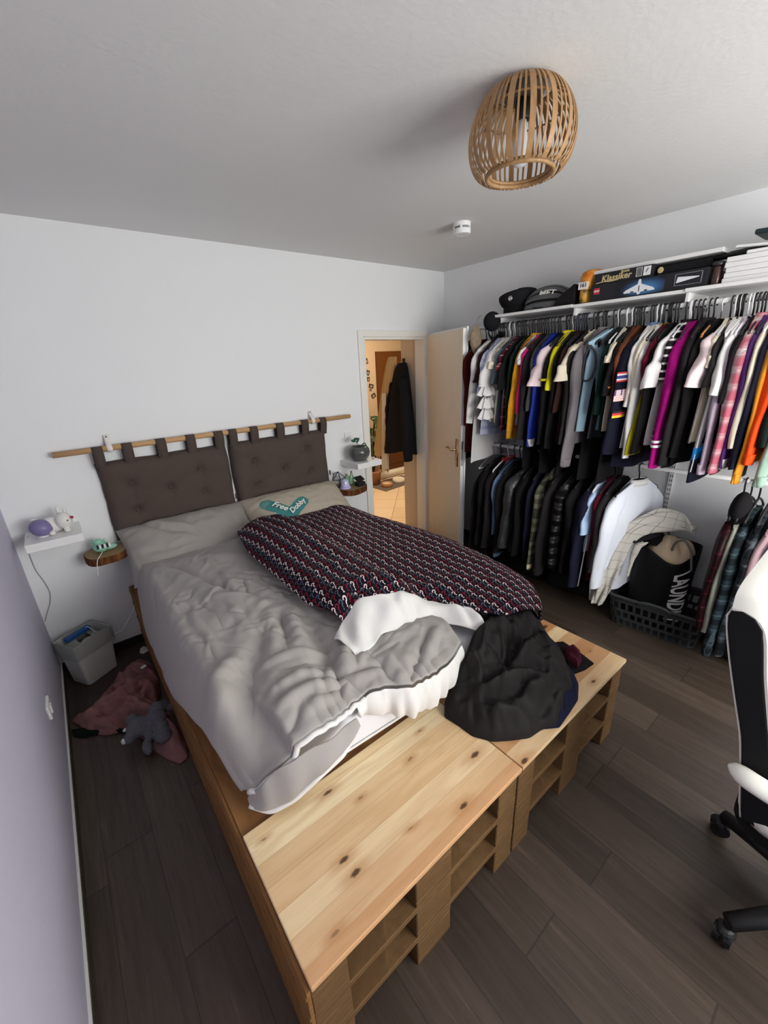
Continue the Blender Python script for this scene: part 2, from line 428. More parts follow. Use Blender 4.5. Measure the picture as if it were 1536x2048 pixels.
h = MB().obox((hx, sg*.043, hz), (.04, .006, .235)); h.tube([(hx, sg*.04, hz+.03), (hx, sg*.085, hz+.03), (hx-.1, sg*.085, hz+.03)], .009, 10)
obj('door_handle', h, M_brass, door, local=True, smooth=True)
for zz in (.25, 1.7):
    obj('hinge', MB().tube([(-.006, -sg*.006, zz), (-.006, -sg*.006, zz+.09)], .008, 10), M_brass, door, local=True, smooth=True)

# ------------------------------------------------------------------ the hall behind the door
struct('wall_hall_right', MB().box((-.25+.005, T, 0), (-.10, .345, H)), M_hall)
struct('wall_hall_left', MB().box((-1.35, T, 0), (-1.23, 2.25, H)), M_hall)
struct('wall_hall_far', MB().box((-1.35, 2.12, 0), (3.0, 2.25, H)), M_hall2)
struct('wall_hall_end', MB().box((2.9, .345, 0), (3.0, 2.12, H)), M_hall)
struct('wall_hall_near', MB().box((-.10, T, 0), (3.0, .345, H)), M_hall)
struct('ceiling_hall', MB().box((-1.35, T, H), (3.0, 2.25, H+.1)), M_ceil)
m = Mat('hall_tiles', .3, .45); x, y, z = m.coords('Object'); q = .7071
u = ((x-y)*q+.02)/.345; v2 = ((x+y)*q+.1)/.345
gr = (u.fract().lt(.018)+v2.fract().lt(.018)).clamp(); tn = m.white(m.vec(u.floor(), v2.floor()))
c = m.mix(tn, srgb(226,198,160), srgb(236,212,176)); c = m.mix(m.noise(m.vec(x,y,z), 9, 3)*.25, c, srgb(206,172,132))
m.color(m.mix(gr*.8, c, srgb(150,112,74))); m.bump(1.0-gr, .3, .002); M_tile = m.m
fl = MB().add([(-1.35,.06,0),(3,.06,0),(3,2.25,0),(-1.35,2.25,0),(-1.35,.06,-.1),(3,.06,-.1),(3,2.25,-.1),(-1.35,2.25,-.1)], [(0,1,2,3),(7,6,5,4),(4,5,1,0),(5,6,2,1),(6,7,3,2),(7,4,0,3)]) or None
fb = MB(); fb.box((-1.35, .06, -.1), (3, 2.25, 0)); struct('floor_hall', fb, M_tile)
struct('trim_3', MB().box((DX0, .03, .0), (DX1, .07, .006)), M_darkm)
M_oak = turned('brown_oak', srgb(72,40,14), srgb(98,57,22), 6, .4)
d2 = bpy.data.objects.new('door_2', None); _link(d2, None, Matrix.Translation((1.28, 2.12, 0))); d2['kind'] = 'structure'
obj('leaf', MB().box((.80, 2.085, 0), (1.66, 2.12, 1.905)), M_oak, d2)
pn = MB()
for z0, z1 in ((.2,.85), (1.0,1.7)):
    pn.box((.93, 2.075, z0), (1.53, 2.086, z1))
obj('panel', pn, M_oak, d2, bevel=.008)
# heating pipe boxing along the far wall
struct('trim_4', MB().tube([(-1.2, 2.06, .06), (2.9, 2.06, .06)], .055, 16), plain('cream_pipe', (.74,.68,.55), .4), smooth=True)
# ------------------------------------------------------------------ the bed: pallets, bench boards, mattress
BX0, BX1, BY = -2.985, -1.375, -2.420
PH = .144
def pallet_parts(root):
    """a 0.8 x 1.2 m euro pallet, its long side along y, base at the origin"""
    for i, (y0, w) in enumerate(((-.6,.145), (-.3475,.10), (-.0725,.145), (.2475,.10), (.455,.145))):
        obj('deck_board', MB().box((-.4, y0, .122), (.4, y0+w, .144)), M_pallet, root, local=True, bevel=.002, seg=1)
    for x0, w in ((-.4,.1), (-.0725,.145), (.3,.1)):
        obj('stringer_board', MB().box((x0, -.6, .100), (x0+w, .6, .122)), M_pallet, root, local=True, bevel=.002, seg=1)
        obj('bottom_board', MB().box((x0, -.6, 0), (x0+w, .6, .022)), M_pallet, root, local=True, bevel=.002, seg=1)
        for y0 in (-.6, -.0725, .455):
            obj('block', MB().box((x0, y0, .022), (x0+w, y0+.145, .100)), M_pallet, root, local=True, bevel=.003, seg=1)
M_pal0 = None
lv = ['lowest', 'middle', 'topmost']
P0 = None
for r, (yc, where) in enumerate(((BY+.6, 'under the pine bench boards'), (BY+1.805, 'at the headboard end of the bed'))):
    for cx, side in ((BX0+.4, 'left'), (BX1-.4, 'right')):
        for k in range(3):
            lab = f'weathered wooden pallet, {lv[k]} of the {side} stack {where}'
            M = Matrix.Translation((cx, yc, k*PH))
            if P0 is None:
                P0 = thing('pallet', lab, 'pallet', M=M, group='pallets stacked as the bed base'); pallet_parts(P0)
            else:
                o = copy_tree(P0, M); o['label'] = lab
# screws heads are part of the boards; side cladding of the bed
PT = 3*PH
sb = thing('bed_side_panel', 'brown plywood panel along the left side of the pallet bed', 'panel', (BX0-.006, -1.2, 0))
obj('panel', MB().box((BX0-.010, BY-.004, .004), (BX0-.001, -.012, PT)), M_sidewood, sb)
e = MB()
for zz in (.09, .2, .31, .40): e.box((BX0-.0135, BY-.004, zz), (BX0-.0095, -.012, zz+.012))
obj('batten', e, M_sidewood, sb)
dk = MB().box((BX0, -2.02, PT), (BX1, -.012, PT+.004))
tag(obj('slab_deck', dk, M_sidewood), 'thin brown plywood deck lying on the pallets under the mattress', 'panel')
BT = PT+.019
tag(obj('bench_board', MB().box((BX0, BY-.012, PT), (-2.180, -2.022, BT)), M_pineA, bevel=.003), 'long pine board with dark knots, left half of the bench', 'board', 'pine bench boards')
tag(obj('bench_board', MB().box((-2.176, BY-.012, PT), (BX1, -2.022, BT)), M_pineB, bevel=.003), 'pine board under the pile of black clothes, right half of the bench', 'board', 'pine bench boards')

# mattress with fitted sheet
MT = .628
def rounded_rect(x0, x1, y0, y1, r, n=6):
    p = []
    for cx, cy, a0 in ((x1-r,y1-r,0), (x0+r,y1-r,90), (x0+r,y0+r,180), (x1-r,y0+r,270)):
        for k in range(n+1):
            a = math.radians(a0+90*k/n); p.append((cx+r*math.cos(a), cy+r*math.sin(a)))
    return p
def stack_rings(mb, ringf, n_first=True, capt=True, capb=True):
    o = len(mb.v); R = [ringf(i) for i in range(ringf.n)]; n = len(R[0]); fs = []
    for i in range(len(R)-1):
        for k in range(n): fs.append((i*n+k, i*n+(k+1) % n, (i+1)*n+(k+1) % n, (i+1)*n+k))
    if capb: fs.append(tuple(range(n-1,-1,-1)))
    if capt: fs.append(tuple((len(R)-1)*n+k for k in range(n)))
    mb.add([v for r in R for v in r], fs); return mb
def cushion_block(x0, x1, y0, y1, z0, z1, r, e, rings=9):
    def rf(i):
        t = i/(rings-1); z = lerp(z0, z1, t); d = e*(1-math.sqrt(max(0, 1-(2*t-1)**4))); rr = max(r-d*.5, .01)
        return [(x, y, z) for x, y in rounded_rect(x0+d, x1-d, y0+d, y1-d, rr)]
    rf.n = rings; return stack_rings(MB(), rf)
M_sheet = cloth('white_sheet', (.80,.80,.83), .9, .04); M_sheet2 = cloth('white_cotton', (.76,.745,.72), .9, .05)
mt = thing('mattress', 'white mattress with fitted sheet on the pallet bed', 'mattress', (-2.165, -1.03, PT+.004))
mat_b = cushion_block(-2.893, -1.405, -2.025, -.02, PT+.004, MT-.004, .17, .04)
shr = lambda v: (v[0], v[1]-.035*((v[0]+2.165)/.77)*(-v[1]/2.03), v[2])
mat_b.v = [shr(v) for v in mat_b.v]
obj('mattress_body', mat_b, M_sheet, mt, smooth=True)
pp = [shr((x, y, PT+.040)) for x, y in rounded_rect(-2.895, -1.403, -2.027, -.018, .17)]
obj('piping', MB().tube(pp, .005, 6, closed=True), M_sheet2, mt, smooth=True)

# ------------------------------------------------------------------ grey duvet (main sheet of the left half)
c1 = [(-2.977,-.687),(-2.929,-.594),(-2.845,-.495),(-2.771,-.657),(-2.717,-.863),(-2.658,-1.088),(-2.562,-1.236),(-2.516,-1.37)]
CR = [ # polyline, amplitude, width
 (c1, -.020, .028), ([(p[0]-.05, p[1]-.035) for p in c1], .024, .05),
 ([(-2.82,-1.091),(-2.857,-1.226),(-2.841,-1.401),(-2.85,-1.511),(-2.865,-1.613)], .007, .018),
 ([(-2.692,-1.208),(-2.704,-1.38),(-2.701,-1.5)], .008, .02), ([(-2.899,-1.036),(-2.902,-1.136),(-2.839,-1.16)], -.006, .02),
 ([(-2.452,-1.514),(-2.505,-1.677),(-2.512,-1.776),(-2.572,-1.863),(-2.605,-1.938)], -.034, .05),
 ([(-2.479,-1.806),(-2.564,-1.766),(-2.625,-1.724),(-2.727,-1.703)], .016, .022), ([(-2.50,-1.84),(-2.6,-1.80),(-2.7,-1.77)], -.010, .018),
 ([(-2.559,-1.897),(-2.642,-1.844),(-2.716,-1.84),(-2.792,-1.849)], .016, .022), ([(-2.57,-1.915),(-2.66,-1.875),(-2.78,-1.885)], -.010, .018),
 ([(-2.588,-1.933),(-2.659,-1.91),(-2.744,-1.919),(-2.804,-1.926)], .014, .02), ([(-2.611,-1.99),(-2.679,-1.976),(-2.745,-2.0)], .011, .02),
 ([(-2.655,-1.541),(-2.759,-1.628),(-2.811,-1.726),(-2.844,-1.866),(-2.853,-1.964)], -.032, .065), ([(-2.853,-1.93),(-2.902,-1.97),(-2.954,-2.02)], -.02, .05),
 ([(-2.764,-1.575),(-2.865,-1.647),(-2.945,-1.724),(-2.979,-1.748)], .024, .045), ([(-2.872,-1.702),(-2.942,-1.781),(-2.97,-1.838)], .020, .04),
 ([(-2.588,-1.423),(-2.63,-1.564),(-2.682,-1.661)], .022, .035), ([(-2.55,-1.43),(-2.60,-1.58),(-2.64,-1.70)], -.014, .025), ([(-2.517,-1.454),(-2.555,-1.604),(-2.56,-1.695)], .020, .03),
 ([(-2.935,-1.274),(-2.964,-1.421),(-2.962,-1.549)], .010, .022), ([(-2.859,-1.398),(-2.861,-1.525),(-2.87,-1.609)], -.009, .02),
 ([(-2.81,-2.009),(-2.758,-1.992),(-2.718,-1.95)], -.014, .02), ([(-2.513,-1.836),(-2.563,-1.903),(-2.575,-1.964),(-2.607,-2.003)], -.014, .02),
 ([(-2.54,-1.836),(-2.59,-1.91),(-2.60,-1.97)], .014, .02),
 ([(-2.959,-1.295),(-2.885,-1.305),(-2.841,-1.401)], -.008, .02), ([(-2.905,-1.964),(-2.957,-1.947),(-2.987,-1.921)], .012, .02),
 ([(-2.603,-.852),(-2.619,-.999),(-2.617,-1.106)], .012, .025), ([(-2.75,-.5),(-2.60,-.62),(-2.45,-.75)], .010, .06),
 ([(-2.572,-1.918),(-2.514,-1.941),(-2.447,-1.957),(-2.411,-1.974)], -.016, .02), ([(-2.56,-1.945),(-2.5,-1.965),(-2.43,-1.99)], .014, .02),
 ([(-2.411,-1.974),(-2.42,-2.011),(-2.411,-2.061)], -.012, .015), ([(-2.283,-2.058),(-2.164,-1.997),(-2.095,-1.966)], .016, .02), ([(-2.30,-2.03),(-2.2,-1.99),(-2.12,-1.94)], -.014, .02),
 ([(-2.304,-1.853),(-2.245,-1.906),(-2.144,-1.901)], .012, .025), ([(-2.52,-1.922),(-2.48,-1.834),(-2.433,-1.825)], .020, .03), ([(-2.37,-2.083),(-2.3,-2.042),(-2.237,-2.035)], -.014, .018),
]
left = [(-2.935,-.30),(-2.972,-.45),(-3.000,-.70),(-3.010,-.97),(-3.004,-1.27),(-2.985,-1.53),(-2.965,-1.77),(-2.938,-1.93)]
F3 = [(-2.942,-1.93,.50),(-2.905,-1.985,.595),(-2.85,-2.02,.645),(-2.76,-2.042,.668),(-2.66,-2.047,.66),(-2.585,-2.03,.65),(-2.52,-2.018,.662),(-2.44,-2.05,.668),(-2.38,-2.092,.657),(-2.28,-2.105,.652),(-2.17,-2.095,.655),(-2.075,-2.06,.66)]
foot = [(a, b) for a, b, c in F3]
head = [(-2.935,-.30),(-2.7,-.29),(-2.45,-.26),(-2.2,-.26)]
right = [(-2.2,-.26),(-2.2,-.8),(-2.17,-1.3),(-2.10,-1.7),(-2.04,-1.93),(-2.075,-2.06)]
NU, NV = 150, 260
G = coons(head, foot, left, right, NU, NV)
X, Y = G[...,0], G[...,1]
U = np.linspace(0,1,NU)[:,None]+0*X; V = np.linspace(0,1,NV)[None,:]+0*X
puff = .075 + .03*fbm(X*3+20, Y*3+20, 3) + .02*np.exp(-((X+2.7)**2/.09+(Y+1.2)**2/.3))
puff = puff*(.75+.25*smooth((V-.02)/.2))
side = np.clip((-2.90-X)/.11, 0, 1.1)                      # rounding over the left edge of the mattress
Z = MT + .012 + puff - .27*side**1.9 - .03*side
zf = resample(F3, NU)[:,2][:,None]
Zc = 0
for pl, a, wd in CR+rcreases((-2.98,-2.35,-2.0,-1.0), 46, 1.9, 21)+rcreases((-2.95,-2.55,-1.6,-.5), 16, 1.4, 22)+rcreases((-2.6,-2.1,-2.08,-1.75), 22, .5, 23, ln=(.06,.16)): Zc = Zc + crease(X, Y, pl, a*1.25, wd*.82)
fine = .010*fbm(X*9+Y*2, Y*7-X*3, 31, 2) + .0045*np.clip(ridged(X*11+Y*5, Y*9-X*6, 77), -1, 1) + .0035*np.clip(ridged(X*20-Y*7, Y*18+X*4, 87), -1, 1)
hem_ruf = .004*np.sin(U*95+5*np.sin(U*17))*smooth((V-.9)/.1)
Z = Z + Zc*(1-.6*side.clip(0,1)) + fine*(.35+.65*smooth((V-.25)/.3)) + hem_ruf
wf = smooth((V-np.where(U < .2, .84, .92))/.15)*np.where(V >= .999, 1, .97); Z = Z*(1-wf)+(zf+hem_ruf+Zc*.5+fine*.5)*wf
Z = np.maximum(Z, np.where(X < -2.985, PT+.03, PT+.05))
# pull the fold fronts a little so that ridges lean
G3 = np.stack([X + .3*(np.gradient(Zc, axis=1)*0), Y, Z], -1)
M_grey = cloth('grey_cotton', (.37,.345,.325), .9, .05)
duv = obj('duvet', MB().grid(G3), M_grey, None, smooth=True, solid=.012, solid_off=-1, sub=1)
tag(duv, 'rumpled grey duvet over the left half of the bed', 'duvet')
def ribbon(P, w0, dz, thick=0, n=5):
    """a strip of cloth hanging from the curve P (array n x 3)"""
    return None
# white hem around the open foot end of the cover, and the white lining that shows under it
edge = G3[:, -1, :].copy(); ed = edge[:int(NU*.50)].copy()
nx = np.gradient(ed[:,0]); ny = np.gradient(ed[:,1]); ln = np.hypot(nx, ny)+1e-9; ox, oy = ny/ln, -nx/ln
rows = []
for k in range(9):
    t = k/8; a = PI*t
    rows.append(np.stack([ed[:,0]+ox*(.004+.012*math.sin(a)), ed[:,1]+oy*(.004+.012*math.sin(a)), ed[:,2]+.004-.034*t+.004*np.sin(np.arange(len(ed))*.8+k)], -1))
obj('hem', MB().tube([(p[0]+a_*.010, p[1]+b_*.010, p[2]-.004) for p, a_, b_ in zip(ed, ox, oy)][5::2], .0095, 8), M_sheet2, duv, smooth=True)
ed = edge[int(NU*.44):].copy(); m_ = len(ed); tt = np.linspace(0,1,m_)
nx = np.gradient(ed[:,0]); ny = np.gradient(ed[:,1]); ln = np.hypot(nx, ny)+1e-9; ox, oy = ny/ln, -nx/ln
drop = .03+.065*np.sin(PI*np.clip(tt*1.02,0,1))**.6+.035*tt
rows = []
for k in range(14):
    t = k/13; wv = np.sin(np.arange(m_)*.55+1.3*np.sin(np.arange(m_)*.21))*.008*t
    rows.append(np.stack([ed[:,0]+ox*(.006+wv+.012*math.sin(PI*t)), ed[:,1]+oy*(.006+wv+.012*math.sin(PI*t)), np.maximum(ed[:,2]-.004-drop*t*1.25, .475)], -1))
obj('lining', MB().grid(np.array(rows).transpose(1,0,2)), M_sheet2, duv, smooth=True, solid=.003, sub=1)
# the grey inside of the open end, seen between its two layers near the left corner
ins = []
q = resample([(-2.938,-1.945,.50),(-2.900,-1.995,.585),(-2.845,-2.025,.635),(-2.76,-2.048,.655),(-2.66,-2.052,.650),(-2.575,-2.030,.645)], 40)
q2 = resample([(-2.938,-1.955,.482),(-2.895,-2.012,.475),(-2.83,-2.045,.505),(-2.745,-2.070,.560),(-2.66,-2.078,.590),(-2.572,-2.040,.628)], 40)
for k in range(10):
    t = k/9; bulge = .018*math.sin(PI*t)
    ins.append(lerp(q, q2, t)+np.stack([np.zeros(40), -bulge-.014+.004*np.sin(np.arange(40)*.6+k*.4), -.012*math.sin(PI*t)+0*q[:,0]], -1))
obj('under_layer', MB().grid(np.array(ins).transpose(1,0,2)), M_grey, duv, smooth=True, solid=.005, sub=1)
obj('under_hem', MB().tube([(p[0], p[1]-.018, p[2]) for p in q2], .0085, 8), M_sheet2, duv, smooth=True)

# ------------------------------------------------------------------ dark patterned duvet over the right half
left = [(-2.285,-.34),(-2.36,-.42),(-2.400,-.55),(-2.455,-.86),(-2.462,-1.23),(-2.462,-1.55),(-2.395,-1.715)]
foot = [(-2.395,-1.715),(-2.301,-1.70),(-2.194,-1.76),(-2.073,-1.785),(-1.994,-1.83),(-1.923,-1.98),(-1.867,-2.10),(-1.76,-2.135),(-1.62,-2.13)]
right = [(-1.46,-.33),(-1.45,-.70),(-1.405,-.95),(-1.372,-1.38),(-1.41,-1.78),(-1.48,-2.0),(-1.62,-2.13)]
head = [(-2.285,-.34),(-2.0,-.40),(-1.75,-.41),(-1.46,-.33)]
NU, NV = 110, 190
G = coons(head, foot, left, right, NU, NV); X, Y = G[...,0], G[...,1]
U = np.linspace(0,1,NU)[:,None]+0*X; V = np.linspace(0,1,NV)[None,:]+0*X
dl_, _ = segdist(X, Y, left); dr_, _ = segdist(X, Y, right); df_, _ = segdist(X, Y, foot); dh_, _ = segdist(X, Y, head)
# it lies on the grey duvet on its left and on the mattress on its right
onduv = smooth((-2.02-X)/.12)*(.45+.55*smooth((V-.02)/.25))
Z = MT+.03 + onduv*.085 + .05*smooth(dl_/.09) + .03*np.exp(-((X+2.1)**2/.05+(Y+.9)**2/.5)) + .012*fbm(X*3.5, Y*3, 5)
Z += .045*smooth(dr_/.16)-.02*np.exp(-(dr_/.03)**2) - .02*np.exp(-(df_/.04)**2)
Z -= .02*np.exp(-(dh_/.06)**2)
for pl, a, wd in [([(-2.353,-.474),(-2.374,-.834),(-2.354,-1.099),(-2.368,-1.295)], -.012, .03), ([(-2.31,-.5),(-2.33,-.85),(-2.30,-1.2)], .012, .03), ([(-2.233,-1.043),(-2.24,-1.268),(-2.173,-1.449)], -.012, .03),
        ([(-2.40,-1.72),(-2.30,-1.66),(-2.218,-1.684),(-2.15,-1.70)], -.022, .022), ([(-2.38,-1.66),(-2.28,-1.61),(-2.16,-1.64)], .018, .03), ([(-2.074,-.746),(-2.124,-1.073),(-2.124,-1.378),(-2.122,-1.524)], -.010, .03),
        ([(-2.297,-1.678),(-2.125,-1.70),(-1.987,-1.74),(-1.85,-1.85)], .014, .03), ([(-1.95,-.6),(-1.9,-.95),(-1.92,-1.3)], .010, .05), ([(-1.7,-.6),(-1.66,-1.0),(-1.7,-1.5)], -.008, .05),
        ([(-2.42,-1.45),(-2.3,-1.38),(-2.2,-1.42)], .012, .03), ([(-1.9,-1.7),(-1.75,-1.85),(-1.65,-2.0)], .010, .03), ([(-2.2,-.45),(-2.1,-.6),(-2.05,-.8)], .012, .035), ([(-2.28,-.42),(-2.22,-.6),(-2.24,-.8)], -.010, .025)]:
    Z = Z + crease(X, Y, pl, a, wd)
Z += .0035*np.clip(ridged(X*13+Y*5, Y*9-X*6, 17), -1, 1) + .006*fbm(X*10, Y*8, 41, 2)
# right side falls over the edge of the mattress
uvb = np.stack([(X-X.min())*1.0, (Y-Y.min())], -1)
over = []
n_d = 12
rowR = np.stack([X[-1], Y[-1], Z[-1]], -1)
Gtop = np.stack([X, Y, Z], -1)
drop = np.zeros((n_d, NV, 3)); uvd = np.zeros((n_d, NV, 2))
fr = smooth((V[-1]-.05)/.1)*(1-smooth((V[-1]-.97)/.03))
for k in range(n_d):
    t = (k+1)/n_d; dz = .115*t*(.4+.6*fr); dx = .028*math.sin(PI*.5*min(1, t*1.6))+.006*np.sin(np.arange(NV)*.25+2*t)
    drop[k] = rowR+np.stack([dx*(.3+.7*fr), 0*dx, -dz], -1); uvd[k] = uvb[-1]+np.stack([np.full(NV, .12*t), np.zeros(NV)], -1)
P = np.concatenate([Gtop, drop], 0); UVb = np.concatenate([uvb, uvd], 0)
m = Mat('question_print', .9, .12); u, v, _ = m.coords('UV')
px, py = .0185, .0345
r_ = (v/py).floor(); uu = u/px + r_.mod(2.0)*.5; ci = uu.floor(); fx = uu.fract()-.5; fy = (v/py).fract()-.5
wob = 1.0
ring = (vlen(fx*.62, fy-.14)-.19).abs().lt(.066); cut = ((fx.lt(-.02))*(fy.lt(.12))); hook = ring*(1.0-cut)
stem = (fx-.0).abs().lt(.10)*(fy+.16).abs().lt(.12); dot = vlen(fx*.6, fy+.40).lt(.085)
gl = (hook+stem+dot).clamp(); k3 = ci.mod(3.0)
cg = m.mix(k3.gt(.5), srgb(222,202,202), srgb(124,34,50)); cg = m.mix(k3.gt(1.5), cg, srgb(84,92,108))
m.color(m.mix(gl, srgb(20,16,24), cg)); x, y, z = m.coords(); m.bump(m.noise(m.vec(x,y,z), 50, 2), .3, .004); M_quest = m.m
bl = obj('patterned_duvet', MB().grid(P, uv=UVb), M_quest, None, smooth=True, solid=.010, solid_off=-1, sub=1)
tag(bl, 'black duvet printed with small red, white and blue question marks', 'duvet')
# its white reverse turned out along the foot edge
eb = Gtop[:int(NU*.66), -1]; a = resample([(-2.47,-1.755,.722)]+[(p[0], p[1]+.012, p[2]-.006) for p in eb[2::6]], 70)
b_ = resample([(-2.455,-1.885,.72),(-2.375,-1.888,.735),(-2.31,-1.858,.735),(-2.20,-1.875,.725),(-2.10,-1.872,.71),(-2.035,-1.905,.695),(-1.975,-2.005,.68),(-1.915,-2.085,.668)], 70)
rows = []
for k in range(16):
    t = k/15; n_ = np.arange(70)
    rows.append(lerp(a, b_, t)+np.stack([0*n_, 0*n_, .018*math.sin(PI*t)+.009*np.sin(n_*.55+3*t+1.8*np.sin(n_*.19))*math.sin(PI*t)**.5+.005*np.sin(9*t+n_*.31)-.012*t+.010], -1))
obj('turned_edge', MB().grid(np.array(rows).transpose(1,0,2)), M_sheet2, bl, smooth=True, solid=.006, sub=1)

# ------------------------------------------------------------------ pillows
def pillow(name, c, size, tilt, rz, mat, label, seed, creases=(), roll=0):
    w, d, t = size; n, k = 64, 44
    u = np.linspace(-1,1,n)[:,None]+np.zeros((n,k)); v = np.linspace(-1,1,k)[None,:]+np.zeros((n,k))
    prof = np.clip(1-np.abs(u)**3.2, 0, 1)**.55*np.clip(1-np.abs(v)**2.6, 0, 1)**.6
    cx = 1-.05*np.cos(v*PI/2)*0-.045*(1-v*v)*0; xx = u*(1-.05*(1-v**2))*w/2; yy = v*(1-.07*(1-u**2))*d/2
    wr = .010*fbm(u*4+seed, v*3, seed, 3)+.004*np.clip(ridged(u*6+v*2, v*4-u*2, seed+5), -1, 1)
    for pl, a, wd in creases: wr = wr+crease(u*w/2, v*d/2, pl, a, wd)
    top = prof*t*.62+wr*np.clip(prof*3, 0, 1); bot = -prof*t*.38
    Rm = Matrix.Translation(c) @ Matrix.Rotation(rz, 4, 'Z') @ Matrix.Rotation(roll, 4, 'Y') @ Matrix.Rotation(tilt, 4, 'X')
    R3 = np.array(Rm.to_3x3()); tr = np.array(c)
    P1 = np.stack([xx, yy, top], -1); P2 = np.stack([xx, yy, bot], -1)
    mb = MB().grid(P1 @ R3.T+tr, uv=np.stack([xx, yy], -1)); mb.grid(P2 @ R3.T+tr, flip=True, uv=np.stack([xx, yy], -1))
    o = obj(name, mb, mat, None, smooth=True); tag(o, label, 'pillow', 'pillows against the headboard')
    def surf(a, b, h=0):
        ua, va = a/(w/2), b/(d/2)
        pr = max(0, 1-abs(ua)**3.2)**.55*max(0, 1-abs(va)**2.6)**.6
        zz = pr*t*.62+h+.010
        return tuple(R3 @ np.array([ua*(1-.05*(1-va**2))*w/2, va*(1-.07*(1-ua**2))*d/2, zz])+tr)
    return o, surf
M_pilL = cloth('taupe_grey_cotton', (.335,.31,.285), .9, .06)
pillow('pillow', (-2.585,-.235,.715), (.80,.46,.20), math.radians(32), math.radians(-1), M_pilL, 'crumpled taupe grey pillow at the left end of the headboard', 4,
       [([(-.28,.22),(-.16,.05),(-.02,-.02),(.05,-.12)], -.016, .018), ([(-.24,.2),(-.1,.08),(.02,.0)], .014, .02), ([(-.05,.2),(-.02,.08),(.02,-.02)], -.010, .015), ([(-.35,-.05),(-.2,-.1),(-.02,-.1)], -.012, .02), ([(.38,.1),(.32,-.05),(.36,-.15)], -.01, .02)])
m = Mat('printed_pillowcase', .9, .12); u, v, _ = m.coords('UV')
sx, sy = -.135, -.035
leg = sdcap(u, v, (sx-.125, sy+.095), (sx-.005, sy-.045)); ft = sdcap(u, v, (sx-.0, sy-.05), (sx+.125, sy+.03))
wig = m.noise(m.vec(u*30, v*30), 1, 2)*.012
sock = ((leg-wig).lt(.041)+(ft-wig).lt(.038)).clamp(); cuff = sdcap(u, v, (sx-.165, sy+.075), (sx-.105, sy+.13)).lt(.020)
c = m.mix(m.noise(m.vec(u*20, v*20), 1, 3), srgb(168,158,142), srgb(184,175,160)); sk = m.mix(cuff*1.0, srgb(44,128,128), srgb(92,140,132)); m.color(m.mix(sock*.92, c, sk))
m.bump(m.noise(m.vec(u, v), 60, 2), .25, .004); M_pilR = m.m
pr, surf = pillow('pillow', (-1.815,-.255,.715), (.82,.48,.20), math.radians(31), math.radians(-2), M_pilR, 'beige pillow with a teal sock print and white lettering', 9,
       [([(-.39,.1),(-.36,-.05),(-.33,-.2)], -.010, .02), ([(.2,.2),(.25,.05)], .005, .04)])
def place(cx, cy, rot):
    c_, s_ = math.cos(rot), math.sin(rot)
    return lambda x, y, z: surf(cx+x*c_-y*s_, cy+x*s_+y*c_, .0035)
M_print = plain('white_print', (.86,.84,.78), .8, .1)
lt = text_mb('Free', .066, place(sx-.062, sy+.028, -.84), shear=.25, bold=.0014, fine=2)
l2 = text_mb('Dobby', .060, place(sx+.060, sy-.012, .50), shear=.25, bold=.0014, fine=2)
lt.add(l2.v, l2.f); obj('lettering', lt, M_print, pr)

# ------------------------------------------------------------------ hanging headboard
rod = thing('headboard_rod', 'round beech rod carrying the two brown headboard cushions', 'rod', (-2.17, -.045, 1.343))
obj('rod', MB().tube([(-3.165,-.045,1.345), (-2.6,-.045,1.343), (-1.172,-.045,1.341)], .0165, 14), M_rod, rod, smooth=True)
M_leather = plain('white_leather', (.78,.75,.70), .6)
for xs, nm in ((-2.893, 'left'), (-1.523, 'right')):
    pts = [(xs,-.006,1.418), (xs,-.012,1.36), (xs,-.026,1.322), (xs,-.05,1.318), (xs,-.068,1.34), (xs,-.05,1.366), (xs,-.02,1.385), (xs,-.010,1.418)]
    st = thing('leather_strap', f'white leather strap with black screw holding the {nm} end of the rod', 'strap', (xs, -.006, 1.33), group='straps holding the headboard rod')
    q = resample(pts, 30); rows = [[(p[0]-.014, p[1], p[2]) for p in q], [(p[0]+.014, p[1], p[2]) for p in q]]
    obj('strap', MB().grid(np.array(rows)), M_leather, st, smooth=True, solid=.003)
    obj('screw', MB().tube([(xs,-.008,1.405), (xs,-.016,1.405)], .006, 10), M_black, st)
M_brown = cloth('brown_canvas', srgb(80,70,65), .92, .08)
